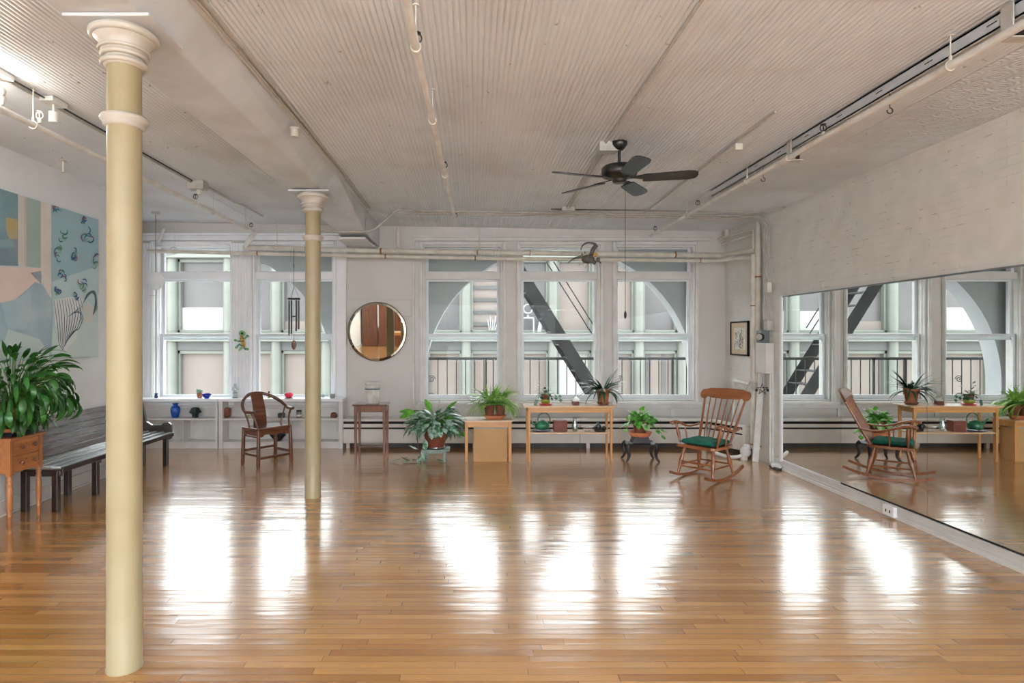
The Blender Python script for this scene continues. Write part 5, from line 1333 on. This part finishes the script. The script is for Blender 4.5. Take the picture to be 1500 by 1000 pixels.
# ------------------------------------------------------------------ hanging things
# wind chime
t = thing('wind_chime', 'dark tube wind chime hanging in front of the second white window', 'wind chime', W(430.5, 388, 8.6))
cx_, y_ = W(430.5, 388, 8.6).x, 8.6
zz = lambda py: W(430, py, 8.6).z
MB().cyl((cx_, y_, 2.9), (cx_, y_, zz(420)), .003, n=6).cyl((cx_ , y_, zz(386)), (cx_, y_, zz(392)), .006, n=6).build('hanging_cord', 'blackm', t, world=True)
for k in range(3):
    a = k * 2.1 + .4
    MB().cyl((cx_, y_, zz(420)), (cx_ + .08 * math.cos(a), y_ + .08 * math.sin(a), zz(436.5)), .0018, n=5).build('suspension_string', 'blackm', t, world=True)
MB().cyl((cx_, y_, zz(438.5)), (cx_, y_, zz(436.5)), .088, n=28).build('top_disc', 'blackm', t, world=True)
MB().cyl((cx_, y_, zz(464)), (cx_, y_, zz(462.5)), .035, n=20).build('striker', 'blackm', t, world=True)
for k in range(6):
    a = k * PI / 3 + .3; L_ = (482, 485, 488, 491, 489, 480)[k]
    px_, py_ = cx_ + .066 * math.cos(a), y_ + .066 * math.sin(a)
    MB().cyl((px_, py_, zz(440)), (px_, py_, zz(L_)), .012, n=14).cyl((px_, py_, zz(438)), (px_, py_, zz(442)), .002, n=5).build('chime_tube', 'black', t, world=True)
MB().cyl((cx_, y_, zz(439)), (cx_, y_, zz(498)), .0015, n=5).build('wind_cord', 'blackm', t, world=True)
MB().sphere((cx_, y_, zz(505)), (.036, .008, .068)).build('wind_sail', 'walnut', t, world=True)
# lizard on the mullion
t = thing('lizard_ornament', 'green and yellow patchwork lizard ornament on the fluted mullion', 'ornament', W(354, 500, 9.0))
def lz(pts, r_, m, n='limb'):
    P3 = [W(x, y, 9.0) for x, y in pts]
    b = MB().tube(smoothpath(P3, 4), r_, 10); b.v = [Vector((v.x, 9.0 + (v.y - 9.0) * .5, v.z)) for v in b.v]
    b.build(n, mt_l[m], t, world=True)
mt_l = {'g': mat('lizard_green', '#8fc07a', '#5f9a62', rough=.6, scale=30), 'y': mat('lizard_yellow', '#d8b13c', '#8a4a26', rough=.6, scale=45, lo=.48, hi=.52), 't': mat('lizard_teal', '#27706e', '#8fbf8a', rough=.6, scale=40, lo=.45, hi=.55)}
b = MB().sphere(W(354.6, 488, 9.0), (.05, .018, .042)); b.build('head', mt_l['g'], t, world=True)
MB().lathe([(.010, 0), (.017, .002)], tuple(W(354.6, 488, 8.981)), n=16, axis='Y').sphere(W(355, 488, 8.982), (.015, .006, .013)).build('eye', 'blackm', t, world=True)
lz([(354.6, 491), (354, 495), (355.5, 500), (357, 505), (356, 508)], [.018, .02, .022, .024, .025, .027, .028, .028, .028, .028, .026, .026, .025, .024, .023, .022, .02], 'y', 'body')
lz([(355, 508), (352, 511), (350, 514)], [.022, .02, .018, .016, .014, .012, .01, .008, .006], 'g', 'tail')
lz([(355.5, 497), (359, 495), (362, 492)], .013, 't'); lz([(353.5, 499), (349, 499.5), (345, 498)], .013, 't'); lz([(355, 507), (351, 504), (347, 508)], .013, 't'); lz([(357, 507), (359, 511), (362.5, 511)], .013, 't')
for px_, py_ in ((362.5, 492), (344.5, 498), (346, 508.5), (362.5, 511)): MB().sphere(W(px_, py_, 9.0), (.022, .008, .02), 10, 6).build('foot', mt_l['g'], t, world=True)
# white disc lantern by the thick column
dc = W(228, 411.5, 8.3)
t = thing('disc_lantern', 'flat white disc hanging on a wire beside the thick column', 'ornament', dc)
MB().lathe([(0, .016), (.115, .013), (.124, 0), (.115, -.013), (0, -.016)], (0, 0, 0), n=44, axis='Y').build('disc', 'paper', t)
MB().cyl((0, 0, .12), (0, 0, cz(dc.x) - .02 - dc.z), .003, n=6).build('hanging_wire', 'darkgrey', t)
MB().box(-.05, .05, -.02, .02, cz(dc.x) - .04 - dc.z, cz(dc.x) - .012 - dc.z).build('ceiling_mount', 'conduit', t)
MB().cyl((.02, 0, -.12), (.02, 0, -.20), .004, n=6).cyl((-.09, 0, -.2), (.02, 0, -.2), .004, n=6).build('lower_rod', 'pipew', t)
# creature hanging before the pipes
Yc = 8.1
c0 = W(861.5, 379.5, Yc)
t = thing('hanging_creature', 'grey speckled papier-mache creature with curling tail hanging before the heating pipes', 'sculpture', c0)
def cr_(pts, r_, n, m='creature'):
    sp2 = smoothpath([W(x, y, Yc + d) for x, y, d in pts], 5); k = len(sp2)
    rs = [r_[0] + (r_[1] - r_[0]) * i / (k - 1) for i in range(k)] if isinstance(r_, tuple) else r_
    MB().tube(sp2, rs, 12).build(n, m, t, world=True)
MB().sphere(tuple(c0), (.088, .07, .062), 20, 12).build('body', 'creature', t, world=True)
cr_([(866, 373, 0), (868, 367, 0), (871, 362, 0), (874, 359, .0)], (.03, .028), 'tail_base')
cr_([(873, 358, 0), (868, 356, -.01), (860, 355.5, -.02), (854, 359, -.02), (851.5, 363, -.02), (851, 366.5, -.02)], (.016, .006), 'tail')
cr_([(853, 375, 0), (848, 376.5, -.02), (842, 378, -.04), (837, 381, -.05), (832, 385, -.06)], (.02, .006), 'limb')
cr_([(866, 381, 0), (870, 384, -.02), (872, 385, -.03)], (.03, .028), 'neck')
MB().sphere(tuple(W(876, 380.5, Yc - .02)), (.028, .026, .036)).build('head', 'creature', t, world=True); cr_([(877, 382, -.03), (879.5, 385, -.04), (880.5, 386, -.04)], (.014, .004), 'snout')
MB().sphere(tuple(W(872.3, 373, Yc - .02)), (.022, .018, .03)).build('yellow_patch', 'yellow', t, world=True)
for a, b3 in (((852, 385), (848, 389)), ((858, 386), (857, 391)), ((864, 386), (865.5, 392))): cr_([(a[0], a[1], -.02), (b3[0], b3[1], -.04)], (.012, .006), 'limb', 'stone')
for k, (a, b3) in enumerate((((853, 373), (852, 370)), ((857, 371), (856.5, 367.5)))): cr_([(a[0], a[1], 0), (b3[0], b3[1], 0)], (.014, .003), 'ear')
MB().cyl(W(869, 359, Yc), W(869, 332, Yc), .0012, n=5).build('hanging_thread', 'pipew', t, world=True)

# ------------------------------------------------------------------ outside: arched outer wall, fire escape, the facade across the street
ab = MB(); AY0, AY1 = 9.50, 9.80; ztop = 3.7; zc0 = .92; RAD = 2.137
SA = F / AY0
def archspan(cpx): return (cpx - CX) / (F / 9.6)
cen = [archspan(297), archspan(818)]
n = 40; xprev = -9.0
for ci, c in enumerate(cen):
    xl, xr = c - RAD, c + RAD
    ab.box(xprev, xl, AY0, AY1, -1.5, ztop)
    pts = [(c + RAD * math.cos(PI - PI * i / n), zc0 + RAD * math.sin(PI - PI * i / n)) for i in range(n + 1)]
    vs = []
    for x, z in pts: vs += [(x, AY0, z), (x, AY0, ztop), (x, AY1, z), (x, AY1, ztop)]
    fs = []
    for i in range(n):
        a = i * 4; b4 = a + 4
        fs += [(a, b4, b4 + 1, a + 1), (a + 2, a + 3, b4 + 3, b4 + 2)]
    ab.add(vs, fs)
    ab.add(vs, [(i * 4, i * 4 + 2, i * 4 + 6, i * 4 + 4) for i in range(n)], True)
    xprev = xr
ab.box(xprev, 10, AY0, AY1, -1.5, ztop)
ab.box(-9, 10, AY0, AY1, -3.0, -1.5)
S(ab.build('wall_outer', 'archm'))
S(MB().box(-60, 60, 9.8, 60, -6.2, -6.0).build('street_ground', 'street'))

# facade
YF = 20.4; SF = F / YF
def fx(px): return (px - CX) / SF
def fz(py): return CAMZ - (py - HY) / SF
t = thing('office_building', 'pale green iron-fronted building across the street seen through the windows', 'building', (0, YF, -6))
colpx = [-560, -480, -400, -320, -240, -160, -72, 12, 90, 172, 253, 335, 405, 478, 549, 620, 683, 747, 810, 873, 936, 999, 1062, 1125, 1190, 1260, 1330, 1400]
bays = list(zip(colpx[:-1], colpx[1:]))
ztopf = 4.42
MB().box(fx(-600), fx(1440), YF + .30, YF + 8, -6, 4.6).build('wall', 'facgrey', t, world=True)
for zb0, zb1, dp in ((1.49, 1.79, .28), (4.30, 4.62, .3), (-1.9, -1.6, .28), (-6, -5.2, .28)):
    MB().box(fx(-600), fx(1440), YF - dp, YF + .30, zb0, zb1).box(fx(-600), fx(1440), YF - dp - .06, YF, zb1 - .05, zb1).build('spandrel', 'facade', t, world=True, bevel=.02)
MB().box(fx(-600), fx(1440), YF - .02, YF + .30, 1.19, 1.49).build('soffit_shadow_band', 'facgrey', t, world=True)  # grey strip put in for the dark shade beneath the spandrel
for px in colpx:
    x = fx(px); c = MB().tube([(x, YF - .02, -5.3), (x, YF - .02, 4.4)], .17, 24)
    for zj in (3.16, .146, -2.9): c.tube([(x, YF - .02, zj), (x, YF - .02, zj + .03)], .18, 24)
    c.build('facade_column', 'facade', t, world=True)
def bayq(px0, px1, y0, y1, m, Yo=.45, name='window_shade'):
    MB().box(fx(px0), fx(px1), YF + Yo, YF + Yo + .03, fz(y1), fz(y0)).build(name, m, t, world=True)
for (a, b5) in bays:
    # upper and lower window frames
    x0, x1 = fx(a) + .13, fx(b5) - .13
    for z0, z1 in ((1.79, 4.30), (-1.6, 1.19)):
        MB().box(x0, x0 + .10, YF + .06, YF + .28, z0, z1).box(x1 - .10, x1, YF + .06, YF + .28, z0, z1).box(x0, x1, YF + .06, YF + .28, z1 - .12, z1).box(x0, x1, YF + .06, YF + .28, z0, z0 + .10).build('window_frame', 'facade', t, world=True, bevel=.02)
spec = {253: ('g', 450, 'shadew', 'shade'), 335: ('g', None, None, 'shade'), 405: ('g', 470, 'shade', 'shade'), 620: ('g', None, None, 'shade'), 683: ('s', None, None, 'shade'), 747: ('g', None, None, 'shade'), 810: ('b', None, None, 'shadew'), 873: ('b', None, None, 'shade'), 936: ('t', None, None, 'tall'), 999: ('g', None, None, 'shade')}
for (a, b5) in bays:
    k = spec.get(a, ('g' if (a // 60) % 2 else 'b', 455 if (a // 30) % 3 == 0 else None, 'shadew', 'shade'))
    m1 = {'g': 'darkwin', 's': 'shade', 'b': 'shade', 't': 'darkwin'}[k[0]]
    bayq(a, b5, 372, 488, m1, .24)
    if k[1]: bayq(a, b5, k[1], 488, k[2], .21)
    if k[0] == 's':
        for yy in (418, 436, 454, 472): bayq(a + 8, b5 - 8, yy, yy + 5, 'facgrey', .18, 'slat')
    bayq(a, b5, 505, 640, 'shade' if k[3] == 'tall' else k[3], .24)
    bayq(a, b5, 505, 516, 'darkwin', .20)
    if k[3] == 'tall': bayq(a + 12, a + 20, 516, 640, 'darkwin', .20); bayq(a + 36, a + 42, 516, 640, 'darkwin', .20)
# a few things behind the opposite windows
def chair_out(px, py, m='whitechair'):
    x, z = fx(px), fz(py)
    b = MB().tube([Vector((x + .15 * math.cos(a_), YF - .10, z + .50 + .15 * math.sin(a_))) for a_ in [2 * PI * k / 20 for k in range(20)]], .025, 6, closed=True)
    b.box(x - .2, x + .2, YF - .22, YF - .05, z + .17, z + .22)
    for sx in (-.18, .18): b.box(x + sx - .02, x + sx + .02, YF - .22, YF - .18, z - .3, z + .2)
    b.box(x - .03, x + .03, YF - .11, YF - .09, z + .2, z + .3)
    return b.build('chair', m)
c_ = chair_out(773, 474); tag(c_, 'white round-backed chair behind a window across the street', 'chair')
tag(MB().bar((fx(789), YF - .1, fz(486)), (fx(797), YF - .1, fz(440)), .12, .03, up=(0, 1, 0)).build('leaning_screen', 'whitechair'), 'white panels leaning behind the same window across the street', 'panel')
b = MB()
for k in range(5): b.cyl((fx(717 + k * 2), YF - .1, fz(484)), (fx(714 + k * 4), YF - .1, fz(468 - (k % 2) * 5)), .018, n=6)
tag(b.build('folded_furniture', 'whitechair'), 'jumble of white legs behind a window across the street', 'furniture')

# fire escape
t = thing('fire_escape', 'dark grey iron fire escape with railing and stair outside the three beige windows', 'fire escape', (1.3, 10.2, 0))
RYn = 10.25; zr = CAMZ - 31 * RYn / F
x0r, x1r = -2.0, 4.6
MB().bar((x0r, RYn, zr), (x1r, RYn, zr), .03, .045).build('top_rail', 'escape', t, world=True)
MB().bar((x0r, RYn, .30), (x1r, RYn, .30), .03, .04).build('bottom_rail', 'escape', t, world=True)
nb = int((x1r - x0r) / .157)
for k in range(nb + 1):
    x = x0r + k * .157
    MB().cyl((x, RYn, .3), (x, RYn, zr), .0085, n=8).build('baluster', 'escape', t, world=True)
for px in (712, 757, 985): 
    x = (px - CX) * RYn / F; MB().bar((x, RYn, .1), (x, RYn, zr + .02), .03, .03, up=(0, 1, 0)).build('rail_post', 'escape', t, world=True)
for px in (632, 906):
    x = (px - CX) * RYn / F
    for z_ in (.92, .62):
        pts = [(x + .065 * (1 - a_ / 30) * math.cos(a_ * .45), RYn, z_ + .065 * (1 - a_ / 30) * math.sin(a_ * .45)) for a_ in range(26)]
        MB().tube(pts, .007, 6).build('scroll', 'escape', t, world=True)
grid = MB()
for k in range(24): grid.box(x0r, x1r, 9.82 + k * .021, 9.83 + k * .021, .1, .13)
grid.box(x0r, x1r, 9.82, 9.86, .08, .13).box(x0r, x1r, 10.28, 10.32, .08, .13)
grid.build('platform_grating', 'escape', t, world=True)
p_, q_ = W(764, 402, 10.0), W(868, 569, 10.0)
for yy in (9.95, 10.55):
    d = (q_ - p_).normalized(); a_ = Vector((p_.x, yy, p_.z)) - d * .5; b6 = Vector((q_.x, yy, q_.z)) + d * .75
    MB().bar(a_, b6, .012, .20, up=(d.z, 0, -d.x) if False else (0, 0, 1)).build('stair_stringer', 'escape', t, world=True)
for k in range(13):
    f = k / 12; c = p_.lerp(q_, -.2 + 1.4 * f)
    MB().box(c.x - .10, c.x + .10, 9.96, 10.54, c.z - .01, c.z + .01).build('stair_tread', 'escape', t, world=True)
for (xa, ya3, xb3, yb4) in ((800, 383, 868, 490), (811, 383, 872, 480)):
    MB().cyl(W(xa, ya3, 10.0), W(xb3, yb4, 10.0), .010, n=8).build('handrail', 'escape', t, world=True)

# ------------------------------------------------------------------ the rest of the loft behind the camera
def cab(name, label, x0, x1, y0, y1, h, m):
    t = thing(name, label, 'cabinet', ((x0 + x1) / 2, (y0 + y1) / 2, 0))
    MB().box(x0, x1, y0, y1, 0, h).build('case', m, t, world=True, bevel=.01)
    for k in range(2):
        xm0 = x0 + .03 + k * (x1 - x0) / 2; d = MB().box(xm0, xm0 + (x1 - x0) / 2 - .06, y1, y1 + .02, .1, h - .06).build('door', m, t, world=True, bevel=.005)
        MB().sphere((xm0 + ((x1 - x0) / 2 - .12 if k == 0 else .06), y1 + .035, h * .5), .02).build('knob', 'brass', d, world=True)
cab('bookcase', 'very tall dark brown bookcase added at the rear to darken the mirror view', -4.24, -3.65, -5.6, -5.0, 2.6, 'chair')  # bookcase added to darken what the round mirror shows
cab('wardrobe', 'tall dark wooden wardrobe reflected in the round mirror', -3.6, -2.3, -5.6, -5.0, 2.1, 'chair')
cab('cupboard', 'lower reddish cupboard reflected in the round mirror', -2.1, -1.0, -5.7, -5.2, 1.3, 'redwood')
pine_table('dark wooden table reflected in the round mirror', -2.9, -2.0, -3.2, -2.6, .74, .08, name='dining_table')
for k in (-4.4, -1.2):
    pass

# ------------------------------------------------------------------ lights
def area(name, loc, rot, sx, sy, e, c=(.80, .92, 1)):
    l = bpy.data.lights.new(name, 'AREA'); l.shape = 'RECTANGLE'; l.size = sx; l.size_y = sy; l.energy = e; l.color = c
    o = bpy.data.objects.new(name, l); col.objects.link(o); o.location = loc; o.rotation_euler = rot; return o
for i, (x, y) in enumerate(((-3.2, -2.0), (.6, -2.0), (2.8, -2.0), (-3.2, -4.8), (.6, -4.8), (2.8, -4.8))):  # added fixtures, down and up fill to brighten room and ceiling
    t = thing('fill_fixture', 'white hanging fixture added behind the camera to carry fill light', 'lamp', (x, y, 2.6), group='added fill fixtures behind the camera')
    MB().box(-.62, .62, -.17, .17, -.02, .012).build('housing', 'pipew', t)
    MB().cyl((0, 0, .012), (0, 0, .68), .01).build('stem', 'pipew', t)
    area('fill_downlight', (x, y, 2.57), (0, 0, 0), 1.2, .3, FILL_DOWN_W)
    area('fill_uplight', (x, y, 3.0 if False else 2.62), (PI, 0, 0), 1.2, .3, FILL_UP_W)
area('rear_fill', (-.2, YF0 + .1, 1.8), (R(90), 0, 0), 7.5, 2.4, REAR_FILL_W, (.80, .92, 1))  # added fill panel before the solid rear wall, no window there
l = bpy.data.lights.new('track_spot', 'POINT'); l.energy = 22; l.shadow_soft_size = .05; l.color = (1, .93, .82)
o = bpy.data.objects.new('track_spot', l); col.objects.link(o); o.location = (-3.05, 3.75, 3.1)

w = bpy.data.worlds.new('overcast'); scn.world = w; w.use_nodes = True; nt = w.node_tree
for n_ in list(nt.nodes): nt.nodes.remove(n_)
out = nt.nodes.new('ShaderNodeOutputWorld'); bg = nt.nodes.new('ShaderNodeBackground')
tc = nt.nodes.new('ShaderNodeTexCoord'); sp5 = nt.nodes.new('ShaderNodeSeparateXYZ'); rmp = nt.nodes.new('ShaderNodeValToRGB')
nt.links.new(tc.outputs['Generated'], sp5.inputs[0]); nt.links.new(sp5.outputs[2], rmp.inputs[0]); nt.links.new(rmp.outputs[0], bg.inputs[0]); nt.links.new(bg.outputs[0], out.inputs[0])
rmp.color_ramp.elements[0].color = (.97, .985, 1, 1); rmp.color_ramp.elements[1].color = (.9, .95, 1, 1)
bg.inputs[1].default_value = SKY

# ------------------------------------------------------------------ camera
cam = bpy.data.cameras.new('camera'); co = bpy.data.objects.new('camera', cam); col.objects.link(co)
cam.sensor_width = 36; cam.sensor_fit = 'HORIZONTAL'; cam.lens = 36 * F / 1500
cam.shift_x = (750 - CX) / 1500; cam.shift_y = (HY - 500) / 1500
co.location = (0, 0, CAMZ); co.rotation_euler = (R(90), 0, 0)
cam.clip_start = .05; cam.clip_end = 300
scn.camera = co
vs_ = scn.view_settings; vs_.view_transform = 'Standard'; vs_.look = 'None'; vs_.gamma = 1; vs_.use_curve_mapping = False; vs_.exposure = EXPO
scn.cycles.use_denoising = True
scn.cycles.max_bounces = 8; scn.cycles.diffuse_bounces = 5; scn.cycles.glossy_bounces = 5; scn.cycles.transmission_bounces = 6; scn.cycles.transparent_max_bounces = 12
scn.cycles.sample_clamp_indirect = 8
